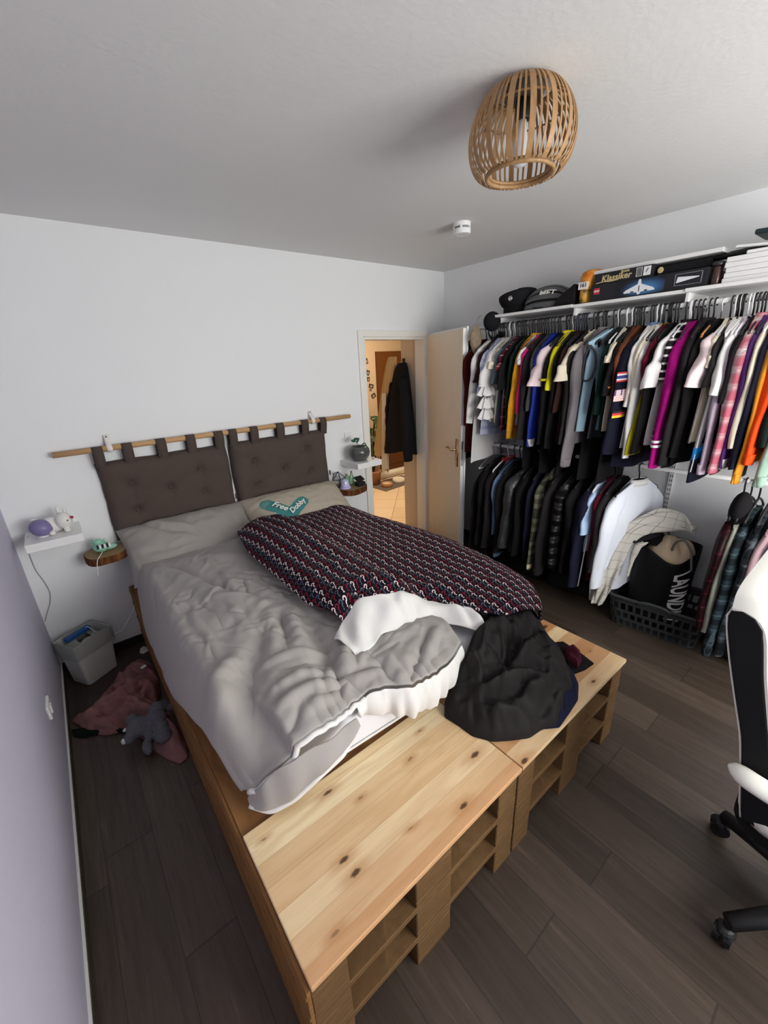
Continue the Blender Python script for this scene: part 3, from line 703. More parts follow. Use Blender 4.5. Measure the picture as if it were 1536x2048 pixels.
def hb_cushion(x0, x1, z0, z1, loops, buttons, label, seed):
    n, k = 80, 60
    u = np.linspace(0,1,n)[:,None]+np.zeros((n,k)); v = np.linspace(0,1,k)[None,:]+np.zeros((n,k))
    X = lerp(x0, x1, u)+.012*fbm(v*3, v*0+seed, seed)*(np.abs(u-.5)*2)**3*2; Zt = lerp(z0, z1, v)+.012*fbm(u*5, u*0+seed, seed+3)*(np.abs(v-.5)*2)**3
    edge = np.clip(np.minimum(np.minimum(u, 1-u)*(x1-x0), np.minimum(v, 1-v)*(z1-z0))/.07, 0, 1); pf = np.sqrt(1-(1-edge)**2)
    dp = .055*pf+.014*fbm(X*7, Zt*7, seed+9)
    for bx, bz in buttons:
        d = np.hypot(X-bx, Zt-bz); dp = dp-.024*np.exp(-(d/.028)**2)-.010*np.exp(-(d/.08)**2)+.003*np.cos(np.arctan2(Zt-bz, X-bx)*6)*np.exp(-(d/.06)**2)
    for (ax_, az_), (bx_, bz_) in zip(buttons, buttons[1:]):
        dp = dp + crease(X, Zt, [(ax_,az_),(bx_,bz_)], -.004, .02)
    back = -.012+0*dp; front = -.016-dp
    t = thing('headboard_cushion', label, 'cushion', ((x0+x1)/2, -.03, z0), group='headboard cushions on the rod')
    mb = MB().grid(np.stack([X, front, Zt], -1)); mb.grid(np.stack([X, back, Zt], -1), flip=True)
    # close the rim
    for e1, e2 in ((np.s_[:,0],0),(np.s_[:,-1],1),(np.s_[0,:],1),(np.s_[-1,:],0)):
        A = np.stack([X[e1], front[e1], Zt[e1]], -1); B = np.stack([X[e1], back[e1], Zt[e1]], -1)
        mb.grid(np.stack([A, B], 0) if e2 else np.stack([B, A], 0))
    obj('pad', mb, M_brown, t, smooth=True)
    for bx, bz in buttons:
        d = -.016-.055+.020+.006
        obj('button', MB().ellipsoid((bx, d+.004, bz), (.011,.006,.011), nu=12, nv=6), M_brown, t, smooth=True)
    for lx, w in loops:
        q = resample([(lx,-.050,z1-.03), (lx,-.066,1.30), (lx,-.068,1.345), (lx,-.045,1.367), (lx,-.022,1.345), (lx,-.018,1.30), (lx,-.016,z1-.02)], 26)
        obj('loop', MB().grid(np.array([[(p[0]-w/2, p[1], p[2]) for p in q], [(p[0]+w/2, p[1], p[2]) for p in q]])), M_brown, t, smooth=True, solid=.004)
    obj('care_tag', MB().box((x1-.004,-.05,z0+.10), (x1+.008,-.047,z0+.14)), M_brown, t)
hb_cushion(-2.985,-2.215,.765,1.262, [(-2.985+.028,.055),(-2.806,.056),(-2.62,.058),(-2.443,.058),(-2.262,.062)],
           [(-2.832,1.109),(-2.834,.939),(-2.619,1.040),(-2.418,1.124),(-2.417,.961)], 'tufted brown headboard cushion hanging at the left, above the taupe pillow', 3)
hb_cushion(-2.195,-1.415,.785,1.262, [(-2.165,.056),(-2.012,.058),(-1.81,.062),(-1.604,.060),(-1.44,.055)],
           [(-2.036,1.112),(-2.041,.932),(-1.804,1.016),(-1.596,1.132),(-1.587,.95)], 'tufted brown headboard cushion hanging at the right, above the sock pillow', 8)
# ------------------------------------------------------------------ open wardrobe on the right wall
RX = -.30; RZ = 1.97; LZ = 1.068
M_shelf = plain('white_shelf', (.83,.83,.82), .35)
for k, (y0, y1, dx, lab) in enumerate(((-1.455,-.85,0,'white wall shelf nearest the door, carrying the cap and the bicycle helmet'), (-2.066,-1.456,.008,'white wall shelf carrying the long black box'), (-2.68,-2.067,.0,'white wall shelf carrying the stack of white boxes'))):
    t = thing('wall_shelf', lab, 'shelf', (-.18, (y0+y1)/2, 2.025), group='white shelves above the clothes')
    z0 = 2.027 if k != 1 else 2.024
    obj('board', MB().box((-.365+dx, y0+.001, z0), (-.002, y1-.001, z0+.018)), M_shelf, t, bevel=.002)
    obj('bracket', MB().box((-.345, y1-.016, z0-.045), (-.012, y1-.004, z0-.001)), M_whitem, t)
    if k == 2: obj('bracket', MB().box((-.345, y0+.004, z0-.045), (-.012, y0+.016, z0-.001)), M_whitem, t)
for k, (yy, lab) in enumerate(((-.862,'white slotted upright on the right wall, behind the clothes nearest the door'), (-1.464,'white slotted upright behind the middle of the clothes'), (-2.078,'white slotted upright on the wall above the laundry bag'), (-2.67,'white slotted upright nearest the office chair'))):
    t = thing('wall_upright', lab, 'rail', (-.01, yy, .55), group='slotted uprights')
    obj('profile', MB().box((-.012, yy-.014, .55), (-.0005, yy+.014, 2.02)), M_whitem, t)
    sl = MB()
    for i in range(46): sl.box((-.0128, yy-.008, .58+i*.031), (-.0118, yy-.004, .595+i*.031)).box((-.0128, yy+.004, .58+i*.031), (-.0118, yy+.008, .595+i*.031))
    obj('slots', sl, M_black, t)
def rail(z, y0, y1, lab):
    t = thing('clothes_rail', lab, 'rail', (RX, (y0+y1)/2, z), group='white clothes rails')
    obj('tube', MB().tube([(RX, y0, z), (RX, y1, z)], .013, 12, flat=.75), M_whitem, t, smooth=True)
    for yy in (-.862, -1.464, -2.078, -2.67):
        obj('holder', MB().box((RX-.012, yy-.006, z+.0), (-.012, yy+.006, z+.045 if z > 1.5 else z+.02)), M_whitem, t)
rail(RZ, -2.75, -.60, 'upper white clothes rail under the shelves, crowded with hangers')
rail(LZ, -2.95, -.75, 'lower white clothes rail at half height behind the shirts')

# ---- hangers and garments
def sleeve_mesh(sx, ztip, wtip, L, rx, ry, flare, seed, puff=1.0, yoff=0.0, taper=.4):
    r = np.random.RandomState(seed); n = 18; m_ = 20
    q = resample([(sx*(wtip-.055), 0, ztip+.020), (sx*(wtip-.005), 0, ztip-.03), (sx*(wtip+.022), yoff*.2, ztip-.12), (sx*(wtip+flare*.5), yoff*.6, ztip-.5*L), (sx*(wtip+flare), yoff, ztip-L)], m_)
    P = np.zeros((n, m_, 3)); an = np.linspace(0, 2*PI, n, endpoint=False); ph = r.rand(4)*6
    for j in range(m_):
        t = j/(m_-1); k = (1-taper*t)*(puff if .2 < t < .9 else 1); k *= min(1, .55+t*3)
        wv = 1+.10*np.sin(an*3+ph[0]+t*5)+.07*np.sin(an*2+ph[1]-t*9)+.05*math.sin(t*22+ph[2])
        P[:,j,0] = q[j,0]+np.cos(an)*rx*k*wv; P[:,j,1] = q[j,1]+np.sin(an)*ry*k*wv+.004*math.sin(t*7+ph[3]); P[:,j,2] = q[j,2]+.006*np.sin(an+ph[0])*(t > .9)
    mb = MB().grid(P, cu=True); o = len(mb.v)
    e = P[:,-1].mean(0)+np.array([0,0,.012]); mb.add([tuple(p) for p in P[:,-1]]+[tuple(e)], [(i,(i+1) % n,n) for i in range(n)])
    return mb, q
def body_mesh(w, hem, th, L, neck, seed, slope=.075, dip=.0):
    r = np.random.RandomState(seed); n = 40; m_ = 22; an = np.linspace(0, 2*PI, n, endpoint=False); ph = r.rand(5)*6
    P = np.zeros((n, m_, 3))
    for j in range(m_):
        s = j/(m_-1); a = w if s < .12 else lerp(w*.97, hem, smooth((s-.12)/.88)); a = a*(1-.12*math.exp(-((s-.1)/.06)**2))
        b = lerp(.017, th, min(1, s*4)**.7); x = np.cos(an)*a; xs = x/w
        P[:,j,0] = x
        P[:,j,1] = np.sin(an)*b+.016*s*np.sin(x*16+ph[0]+s*1.5)+.008*s*np.sin(x*33+ph[1])
        top = -slope*np.clip((np.abs(x)-neck)/(w-neck), 0, 1.2)-.008*(np.abs(x) < neck)
        P[:,j,2] = top*(1-s)-s*L+.010*s*np.sin(x*9+ph[2])-dip*s*(xs**2)
    mb = MB().grid(P, cu=True)
    c = [tuple(p) for p in P[:,0]]; mb.add(c, [(i, i+1, n-2-i, n-1-i) for i in range(n//2-1)])
    return mb
gcount = [0]
M_hook = {'b': M_black, 'w': plain('white_plastic', (.8,.8,.8), .35), 's': M_steel, 'r': plain('red_plastic', (.6,.03,.04), .4), 'o': plain('wooden_hanger', srgb(196,132,72), .4), 'n': plain('navy_plastic', (.02,.025,.07), .4)}
HN = {'b': 'black', 'w': 'white', 's': 'steel', 'r': 'red', 'o': 'wooden', 'n': 'navy'}
hang0 = {}
def hanger(y, z, kind='b', rz=0, label=None, level='upper', narrow=False):
    M = Matrix.Translation((RX, y, z)) @ Matrix.Rotation(rz, 4, 'Z')
    group = f'{HN[kind]} clothes hangers on the {level} rail'
    lab = label or f'{HN[kind]} clothes hanger hooked over the {level} white rail among the garments'
    if (kind, narrow) in hang0:
        o = copy_tree(hang0[kind, narrow], M); o['label'] = lab; o['group'] = group; return o
    t = thing('clothes_hanger', lab, 'hanger', M=M, group=group); R = .0175
    hk = [(R*math.cos(a), 0, R*math.sin(a)) for a in np.linspace(-.5, PI, 10)]
    hk = [(-p[0], 0, p[2]) for p in hk][::-1]
    hk = [(.017,0,-.018)]+[(R*math.cos(a),0,R*math.sin(a)) for a in np.linspace(.0, PI, 9)]+[(-.016,0,-.022),(-.004,0,-.045),(0,0,-.085)]
    obj('hook', MB().tube(hk, .0028 if kind in 'so' else .0042, 8), M_steel if kind == 'o' else M_hook[kind], t, local=True, smooth=True)
    b = MB()
    g_ = .42 if narrow else 1.0
    for s_ in (-1, 1): b.tube([(0,0,-.085), (s_*.05*g_,0,-.094), (s_*.12*g_,0,-.122), (s_*.19*g_,0,-.160), (s_*.197*g_,0,-.175)], .0052, 8, flat=1.2)
    b.tube([(-.19*g_,0,-.168), (.19*g_,0,-.168)], .004, 6)
    obj('arms', b, M_hook[kind], t, local=True, smooth=True); hang0[kind, narrow] = t; return t
def garment(name, cat, label, y, mat, sl=None, L=.70, w=.20, hem=.225, th=.016, hook='b', rz=0, z=RZ, rx=.062, ry=.021, flare=.05, collar=None, cuff=None, smat=None, puff=1.0, neck=.05, yo=0, dip=0, group=None, drop=.078, band=None, taper=None, near=True, extra_hook=True, hlabel=None):
    """a garment on its hanger; x runs out from the wall, y along the rail"""
    gcount[0] += 1; sd = gcount[0]*17+3
    level = 'upper' if z > 1.5 else 'lower'; y = y+.24*math.sin(math.radians(rz))
    if taper is None: taper = .05 if sl and sl < .42 else .36
    if extra_hook: hanger(y, z, hook, math.radians(rz), hlabel, level)
    M = Matrix.Translation((RX, y, z-drop)) @ Matrix.Rotation(math.radians(rz), 4, 'Z')
    t = thing(name, label, cat, M=M, group=group)
    obj('body', body_mesh(w, hem, th, L, neck, sd, slope=.086, dip=dip), mat, t, smooth=True, local=True)
    if sl:
        for sx in (-1, 1):
            mb, q = sleeve_mesh(sx, -.095, w-.005, sl-.10, rx, ry, flare, sd+sx, puff, yoff=yo, taper=taper)
            s = obj('sleeve', mb, smat or mat, t, smooth=True, local=True)
            if cuff and sx == -1:
                e = q[-1]; k = .56
                obj('cuff', MB().grid(np.array([[(e[0]+math.cos(a)*rx*k*1.08, e[1]+math.sin(a)*ry*k*1.15, e[2]+.052*j/3-.006) for j in range(4)] for a in np.linspace(0, 2*PI, 18, endpoint=False)]), cu=True), cuff, s, smooth=True, local=False) if False else \
                obj('cuff', MB().grid(np.array([[(e[0]+math.cos(a)*rx*(k+.03*j), e[1]+math.sin(a)*ry*(k+.03*j)*1.1, e[2]+.052*j/3-.006) for j in range(4)] for a in np.linspace(0, 2*PI, 18, endpoint=False)]), cu=True), cuff, t, smooth=True, local=True, solid=.003)
    if band:
        for (zb, bm) in band:
            e = np.array([[( -(w+flare*.9)+math.cos(a)*rx*.68, yo+math.sin(a)*ry*.74, zb+.014*j) for j in range(2)] for a in np.linspace(0, 2*PI, 18, endpoint=False)])
            obj('stripe', MB().grid(e, cu=True), bm, t, smooth=True, local=True, solid=.002)
    if collar:
        c = MB(); rr = [(neck*1.25*math.cos(a), .026*math.sin(a), -.016) for a in np.linspace(0, 2*PI, 20, endpoint=False)]
        c.grid(np.array([[(p[0]*k, p[1]*k+.0, zz+p[2]) for k, zz in ((1.05,-.02),(1.0,.016),(1.12,.018),(1.3,-.022))] for p in rr]), cu=True)
        obj('collar', c, collar, t, smooth=True, local=True, solid=.003)
    return t
C = lambda n, r, g, b, **k: cloth(n, srgb(r, g, b), **k)
white = C('white_jersey', 226,224,222, var=.04); offw = C('cream_jersey', 222,212,190, var=.05); black = C('black_jersey', 22,20,22); black2 = C('charcoal_jersey', 36,33,34)
navy = C('navy_wool', 24,25,42); dgreen = C('bottle_green', 16,38,32); mustard = knit('mustard_knit', srgb(206,146,38)); pinkh = C('hot_pink', 196,40,110)
dbrown = C('dark_brown', 50,30,26); pale = C('pale_pink', 226,206,208, var=.05); yellow = C('bright_yellow', 218,208,30); royal = C('royal_blue_satin', 34,52,150, rough=.4)
grey = C('grey_fleece', 122,116,120); ltb = C('light_blue_felt', 150,180,196, var=.05); dgrey = C('slate_grey', 66,66,70); olive = C('olive_yellow', 150,140,24); maroon = C('maroon', 88,16,36)
magenta = knit('magenta_knit', srgb(150,16,108)); lilac = C('lilac_jersey', 206,188,206, var=.06); orange = C('orange_print', 232,150,48, var=.3); redor = C('orange_red', 240,76,22); mint = C('mint_green', 150,176,160)
rust = C('rust', 104,58,34); teal = C('teal_grey', 88,104,112); dred = C('dark_red', 62,13,13); denim = C('washed_denim', 96,120,150, var=.25)
redpl = plaid('red_check', srgb(130,24,34), [(.5,.16,srgb(60,20,30),.8),(.15,.05,srgb(190,160,170),.7)], 14, 14)
bluechk = plaid('pale_blue_check', srgb(206,212,232), [(.5,.2,srgb(150,164,206),.6)], 16, 16)
pinkpl = plaid('pink_white_check', srgb(214,196,194), [(.25,.25,srgb(178,56,88),.62),(.75,.05,srgb(206,180,182),.6),(.55,.035,srgb(150,60,84),.5)], 13, 13)
mono = plaid('black_white_stripe', srgb(26,22,26), [(.5,.14,srgb(210,206,206),1.0)], .001, 26)
RNAMES = []
U_ = [ # name, cat, label, y, mat, kwargs
 ('coat','coat','black coat hanging in the corner behind the open door',-.600,black,dict(sl=None,L=.95,th=.03,w=.10,hem=.12,extra_hook=False)),
 ('jacket','jacket','dark red jacket hanging just behind the edge of the open door',-.745,dred,dict(sl=.66,L=.86,th=.028,rx=.06,ry=.028,flare=.01)),
 ('dress_shirt','shirt','long white shirt dress, first garment right of the door edge',-.835,white,dict(sl=.62,L=.93,hem=.26,w=.22,rx=.055,ry=.024,flare=.075,hook='b')),
 ('t_shirt','t-shirt','dark brown short-sleeved shirt hanging beside the long white shirt dress',-.880,dbrown,dict(sl=.32,L=.66,rx=.06,flare=.06)),
 ('shirt','shirt','pale blue checked shirt squeezed between the brown shirt and the ruffled blouse',-.915,bluechk,dict(sl=.40,L=.72,rx=.06,flare=.05)),
 ('blouse','blouse','white blouse with ruffled tiered sleeves',-.962,white,dict(sl=.34,L=.60,rx=.070,ry=.030,flare=.075,puff=1.15,hook='w')),
 ('blouse','blouse','off-white short blouse right behind the ruffled one',-1.005,offw,dict(sl=.22,L=.60,rx=.06,flare=.05,hook='s')),
 ('t_shirt','t-shirt','teal grey striped t-shirt behind the ruffled white blouse',-1.035,teal,dict(sl=.33,L=.64)),
 ('shirt','shirt','red checked flannel shirt left of the black t-shirt',-1.070,redpl,dict(sl=.24,L=.66)),
 ('t_shirt','t-shirt','black wide-sleeved t-shirt left of the mustard cardigan',-1.100,black,dict(sl=.36,L=.66,rx=.07,flare=.06)),
 ('sweater','sweater','bottle green sweater with green hem, left of the mustard cardigan',-1.148,dgreen,dict(sl=.60,L=.72,flare=.035)),
 ('cardigan','cardigan','long mustard yellow knitted cardigan',-1.190,mustard,dict(sl=.70,L=.72,rx=.055,ry=.023,flare=.075,collar=mustard)),
 ('t_shirt','t-shirt','white t-shirt whose shoulder shows right of the mustard cardigan',-1.222,white,dict(sl=.20,L=.60,flare=.02)),
 ('top','top','hot pink top, a thin strip beside the mustard cardigan',-1.240,pinkh,dict(sl=.52,L=.66,flare=.04)),
 ('sweater','sweater','black long-sleeved sweater right of the hot pink strip',-1.272,black2,dict(sl=.70,L=.74,rx=.066,ry=.026,flare=.07)),
 ('shirt','shirt','slate grey shirt left of the pale pink t-shirt',-1.318,dgrey,dict(sl=.5,L=.7,flare=.04)),
 ('bomber_jacket','jacket','shiny royal blue jacket with a pale hem below the pale pink t-shirt',-1.345,royal,dict(sl=.74,L=.70,rx=.06,ry=.025,flare=.04,cuff=white)),
 ('t_shirt','t-shirt','pale pink wide t-shirt left of the yellow stripe',-1.380,pale,dict(sl=.34,L=.62,rx=.075,ry=.030,flare=.085,rz=-16,hook='w')),
 ('track_jacket','jacket','black track top with a bright yellow shoulder panel',-1.425,black,dict(sl=.72,L=.72,rx=.06,ry=.024,flare=.06,collar=yellow,band=[(-.30,yellow)])),
 ('top','top','bright yellow top, a narrow strip right of the pale pink t-shirt',-1.452,yellow,dict(sl=.36,L=.60,rx=.055,ry=.018,flare=.035)),
 ('sweater','sweater','black sweater right of the bright yellow strip',-1.485,black,dict(sl=.74,L=.78,rx=.062,flare=.06)),
 ('shirt','shirt','dark chocolate brown shirt left of the cream t-shirt',-1.520,dbrown,dict(sl=.5,L=.7,flare=.045)),
 ('t_shirt','t-shirt','cream short-sleeved t-shirt left of the grey sweatshirt',-1.556,offw,dict(sl=.30,L=.62,rx=.070,ry=.030,flare=.075,rz=-14)),
 ('sweater','sweater','charcoal sweater hanging below the cream t-shirt sleeve',-1.580,black2,dict(sl=.70,L=.74,rx=.06,flare=.06)),
 ('sweatshirt','sweatshirt','grey sweatshirt with long ribbed cuffs',-1.622,grey,dict(sl=.84,L=.70,rx=.070,ry=.030,flare=.055,cuff=grey,collar=grey,rz=-8)),
 ('vest','vest','light blue sleeveless felt vest with dark-bound armhole',-1.672,ltb,dict(L=.60,w=.245,hem=.25,th=.034,hook='w',rz=-14)),
 ('sweater','sweater','slate grey sweater in the shade right of the light blue vest',-1.735,dgrey,dict(sl=None,w=.17,L=.66)),
 ('shirt','shirt','bottle green shirt left of the coat with flag patches',-1.775,dgreen,dict(sl=.50,L=.62,rx=.058,flare=.045,hook='w')),
 ('blouse','blouse','beige blouse whose shoulder shows left of the flag patch coat',-1.805,offw,dict(sl=.2,L=.6,flare=.02,hook='w')),
 ('shirt','shirt','black shirt with an orange cuff left of the flag patch coat',-1.832,black,dict(sl=.38,L=.7,flare=.065,cuff=C('orange_cuff', 190,110,36))),
 ('jacket','jacket','rust brown jacket behind the collar of the flag patch coat',-1.855,rust,dict(sl=.4,L=.66,flare=.0)),
 ('coat','coat','navy coat with three flag patches on its sleeve',-1.888,navy,dict(sl=.72,L=.80,rx=.085,ry=.036,flare=.055,th=.025,rz=-18)),
 ('shirt','shirt','denim-collared white shirt right of the flag patch coat',-1.935,white,dict(sl=.45,L=.68,flare=.03,collar=denim,hook='w')),
 ('shirt','shirt','cream shirt, pale strip left of the maroon shirt',-1.958,offw,dict(sl=.42,L=.66,flare=.03,hook='w')),
 ('shirt','shirt','white shirt tail below the flag patch coat sleeve',-1.972,white,dict(sl=.74,L=.72,flare=.05,rx=.055)),
 ('skirt','skirt','olive yellow skirt hanging right of the white shirt tail',-1.992,olive,dict(L=.70,w=.17,hem=.285,th=.024)),
 ('shirt','shirt','maroon shirt left of the white t-shirt',-2.008,maroon,dict(sl=.32,L=.66,flare=.02)),
 ('t_shirt','t-shirt','black long top under the maroon shirt sleeve',-2.026,black,dict(sl=.70,L=.72,flare=.055,rx=.058)),
 ('t_shirt','t-shirt','white t-shirt left of the magenta cardigan',-2.058,white,dict(sl=.34,L=.66,rx=.072,ry=.030,flare=.085,hook='w',rz=-10)),
 ('shirt','shirt','black and white striped shirt collar left of the magenta cardigan',-2.092,mono,dict(sl=.3,L=.6,flare=.0,collar=mono,hook='w')),
 ('cardigan','cardigan','magenta knitted cardigan with two white cuff stripes',-2.130,magenta,dict(sl=.76,L=.74,rx=.066,ry=.030,flare=.065,band=[(-.62,white),(-.645,white)])),
 ('hoodie','hoodie','black hoodie right of the magenta cardigan',-2.178,black2,dict(sl=.74,L=.76,rx=.066,ry=.028,flare=.065,collar=black2)),
 ('top','top','black top on a wooden hanger left of the lilac t-shirt',-2.215,black,dict(sl=.70,L=.74,flare=.05,hook='o',rz=-4)),
 ('t_shirt','t-shirt','pinkish lilac t-shirt with rolled sleeve',-2.258,pale,dict(sl=.33,L=.62,rx=.074,ry=.032,flare=.075,hook='w',rz=-12)),
 ('blouse','blouse','cream striped blouse right of the pinkish lilac t-shirt',-2.285,offw,dict(sl=.24,L=.6,flare=.02,hook='w')),
 ('t_shirt','t-shirt','black loose t-shirt right of the cream striped blouse',-2.302,black2,dict(sl=.33,L=.62,flare=.04)),
 ('dress','dress','white dress with a bright blue and navy hem',-2.318,white,dict(sl=None,L=.76,w=.215,hem=.275,th=.022)),
 ('shirt','shirt','white shirt with ragged short sleeve left of the pink checked shirt',-2.338,white,dict(sl=.37,L=.64,rx=.058,flare=.065,hook='w')),
 ('shirt','shirt','long lilac shirt hanging left of the pink checked flannel',-2.352,lilac,dict(sl=.76,L=.70,rx=.055,flare=.055,cuff=lilac,hook='w')),
 ('top','top','black top behind the long lilac shirt',-2.374,black,dict(sl=.4,L=.6,flare=.03)),
 ('flannel_shirt','shirt','pink and white checked flannel shirt',-2.402,pinkpl,dict(sl=.74,L=.76,rx=.070,ry=.032,flare=.065,collar=pinkpl)),
 ('blouse','blouse','purple blouse with a white cuff right of the pink checked flannel',-2.432,C('purple_satin', 78,40,104, rough=.5),dict(sl=.72,L=.6,flare=.04,cuff=white)),
 ('shirt','shirt','white long shirt right of the pink checked flannel',-2.455,offw,dict(sl=.62,L=.66,flare=.055,hook='w')),
 ('sweater','sweater','navy sweater left of the orange printed shirt',-2.478,navy,dict(sl=.72,L=.76,rx=.062,flare=.06)),
 ('shirt','shirt','orange and yellow printed shirt',-2.503,orange,dict(sl=.78,L=.70,rx=.056,flare=.058,cuff=orange)),
 ('sweatshirt','sweatshirt','bright orange-red sweatshirt at the right edge of the rail',-2.530,redor,dict(sl=.68,L=.66,rx=.072,ry=.030,flare=.055,cuff=redor)),
 ('sweater','sweater','very dark green sweater, rightmost garment on the upper rail',-2.568,C('forest_green', 20,30,26),dict(sl=.60,L=.66,rx=.07,ry=.03,flare=.055)),
 ('sweatshirt','sweatshirt','mint green sweatshirt under the dark green sweater sleeve',-2.592,mint,dict(sl=.78,L=.74,rx=.066,ry=.03,flare=.05,cuff=mint)),
 ('shirt','shirt','white shirt with blue dots, last at the frame edge of the upper rail',-2.625,white,dict(sl=.66,L=.70,flare=.05)),
]
GM = {}
for nm, ct, lb, y, mt_, kw in U_: GM[lb] = garment(nm, ct, lb, y, mt_, **kw)
# bare hooks crowded between the garments
for y in [-.80,-.82,-.86,-.90,-.94,-.98,-1.02,-1.055,-1.085,-1.125,-1.165,-1.205,-1.255,-1.295,-1.36,-1.40,-1.44,-1.47,-1.505,-1.54,-1.60,-1.64,-1.66,-1.845,-1.87,-1.905,-1.92,-1.947,-2.0,-2.04,-2.075,-2.11,-2.15,-2.20,-2.27,-2.295,-2.31,-2.36,-2.39,-2.42,-2.445,-2.465,-2.49,-2.515,-2.55,-2.58]:
    hanger(y, RZ, 'n' if -1.56 < y < -1.43 else 'b', random.uniform(-.06,.06), narrow=True)
for k, (y, lab) in enumerate(((-1.255,'added long black dress filling the dark gap below the mustard cardigan'), (-1.405,'added long black dress filling the dark gap behind the pale pink t-shirt'), (-1.535,'added long black skirt filling the dark gap behind the cream t-shirt'), (-1.70,'added long black trousers filling the dark gap behind the light blue vest'), (-1.815,'added long black trousers filling the dark gap behind the flag patch coat'))):
    garment('dress' if k < 2 else ('skirt' if k == 2 else 'trousers'), 'clothes', lab, y, black, L=.93, w=.18, hem=.20, th=.022)  # added black garments, filling the gap that shade and dark clothes darken
# details on single garments ------------------------------------------------
t = GM['navy coat with three flag patches on its sleeve']
def patch(name, label, z, w, h, build):
    p = MB(); mats = build(p, w, h)
    # lies on the outer face of the near sleeve (local -y side of the sleeve that points into the room)
    V = []
    for x, y, hh in p.v: V.append((-(.20+.050)+x*.90+(-.012)*((z+y)/-.5), -.0375+.010*abs(x/(w/2+1e-6))**2-hh, z+y+x*.05))
    p.v = V; o = obj(name, p, mats, t, local=True); o['label'] = label
FW = plain('flag_white', (.78,.76,.76), .8); FR = plain('flag_red', (.62,.04,.06), .8); FB = plain('flag_blue', (.04,.05,.22), .8); FK = plain('flag_black', (.01,.01,.01), .8); FY = plain('flag_gold', (.85,.55,.03), .8); FP = plain('flag_pinkish', (.66,.32,.28), .8)
def bars(p, w, h, seq):
    tot = sum(s for s, _ in seq); yy = h/2
    for s, mi in seq:
        d = h*s/tot
        for k in range(4): p.box((-w/2+w*k/4, yy-d, 0), (-w/2+w*(k+1)/4, yy, .002), mi)
        yy -= d
def thai(p, w, h): bars(p, w, h, [(1,0),(1,1),(2,2),(1,1),(1,0)]); return [FR, FW, FB]
def usa(p, w, h):
    bars(p, w, h, [(1,0),(1,1)]*6+[(1,0)]); p.box((-w/2,0,.0005),(-w*.08,h/2,.0026),2)
    for i in range(5):
        for j in range(4): p.box((-w/2+.006+i*w*.082, .004+j*h*.115, .0026), (-w/2+.009+i*w*.082, .0065+j*h*.115, .003), 1)
    return [FP, FW, FB]
def ger(p, w, h): bars(p, w, h, [(1,0),(1,1),(1,2)]); return [FK, FR, FY]
patch('flag_patch', 'patch of a red, white and blue striped flag', -.275, .125, .052, thai)
patch('flag_patch', 'patch of a stars and stripes flag', -.375, .125, .064, usa)
patch('flag_patch', 'patch of a black, red and gold flag', -.480, .105, .040, ger)
# armhole of the light blue vest
t = GM['light blue sleeveless felt vest with dark-bound armhole']
obj('armhole_binding', MB().tube(resample([(-.235,-.012,-.10),(-.205,-.030,-.14),(-.195,-.036,-.22),(-.215,-.032,-.29),(-.240,.0,-.31),(-.238,.02,-.26),(-.236,.016,-.15),(-.235,-.012,-.10)], 40), .006, 8), dgrey, t, local=True, smooth=True)
# ruffles of the white blouse
t = GM['white blouse with ruffled tiered sleeves']
for zz, rr in ((-.33,.072),(-.42,.066),(-.50,.060)):
    P = np.array([[(-(.255)+math.cos(a)*rr*k*(1+.16*math.sin(5*a)), -.004+math.sin(a)*.034*k*(1+.2*math.sin(6*a)), zz-.09*(k-.55)+.006*math.sin(7*a)) for k in np.linspace(.55, 1.35, 6)] for a in np.linspace(0, 2*PI, 40, endpoint=False)])
    obj('ruffle', MB().grid(P, cu=True), white, t, local=True, smooth=True, solid=.002)
# blue hem of the white dress
t = GM['white dress with a bright blue and navy hem']
for z0, z1, mm in ((-.765,-.64,navy), (-.64,-.58,C('cyan_blue', 30,128,196))):
    P = np.array([[(math.cos(a)*(.274), math.sin(a)*.030+.012*math.sin(16*math.cos(a)*.24), lerp(z0, z1, k)+.05*math.cos(a)) for k in (0,.5,1)] for a in np.linspace(0, 2*PI, 40, endpoint=False)])
    obj('hem_band', MB().grid(P, cu=True), mm, t, local=True, smooth=True, solid=.002)

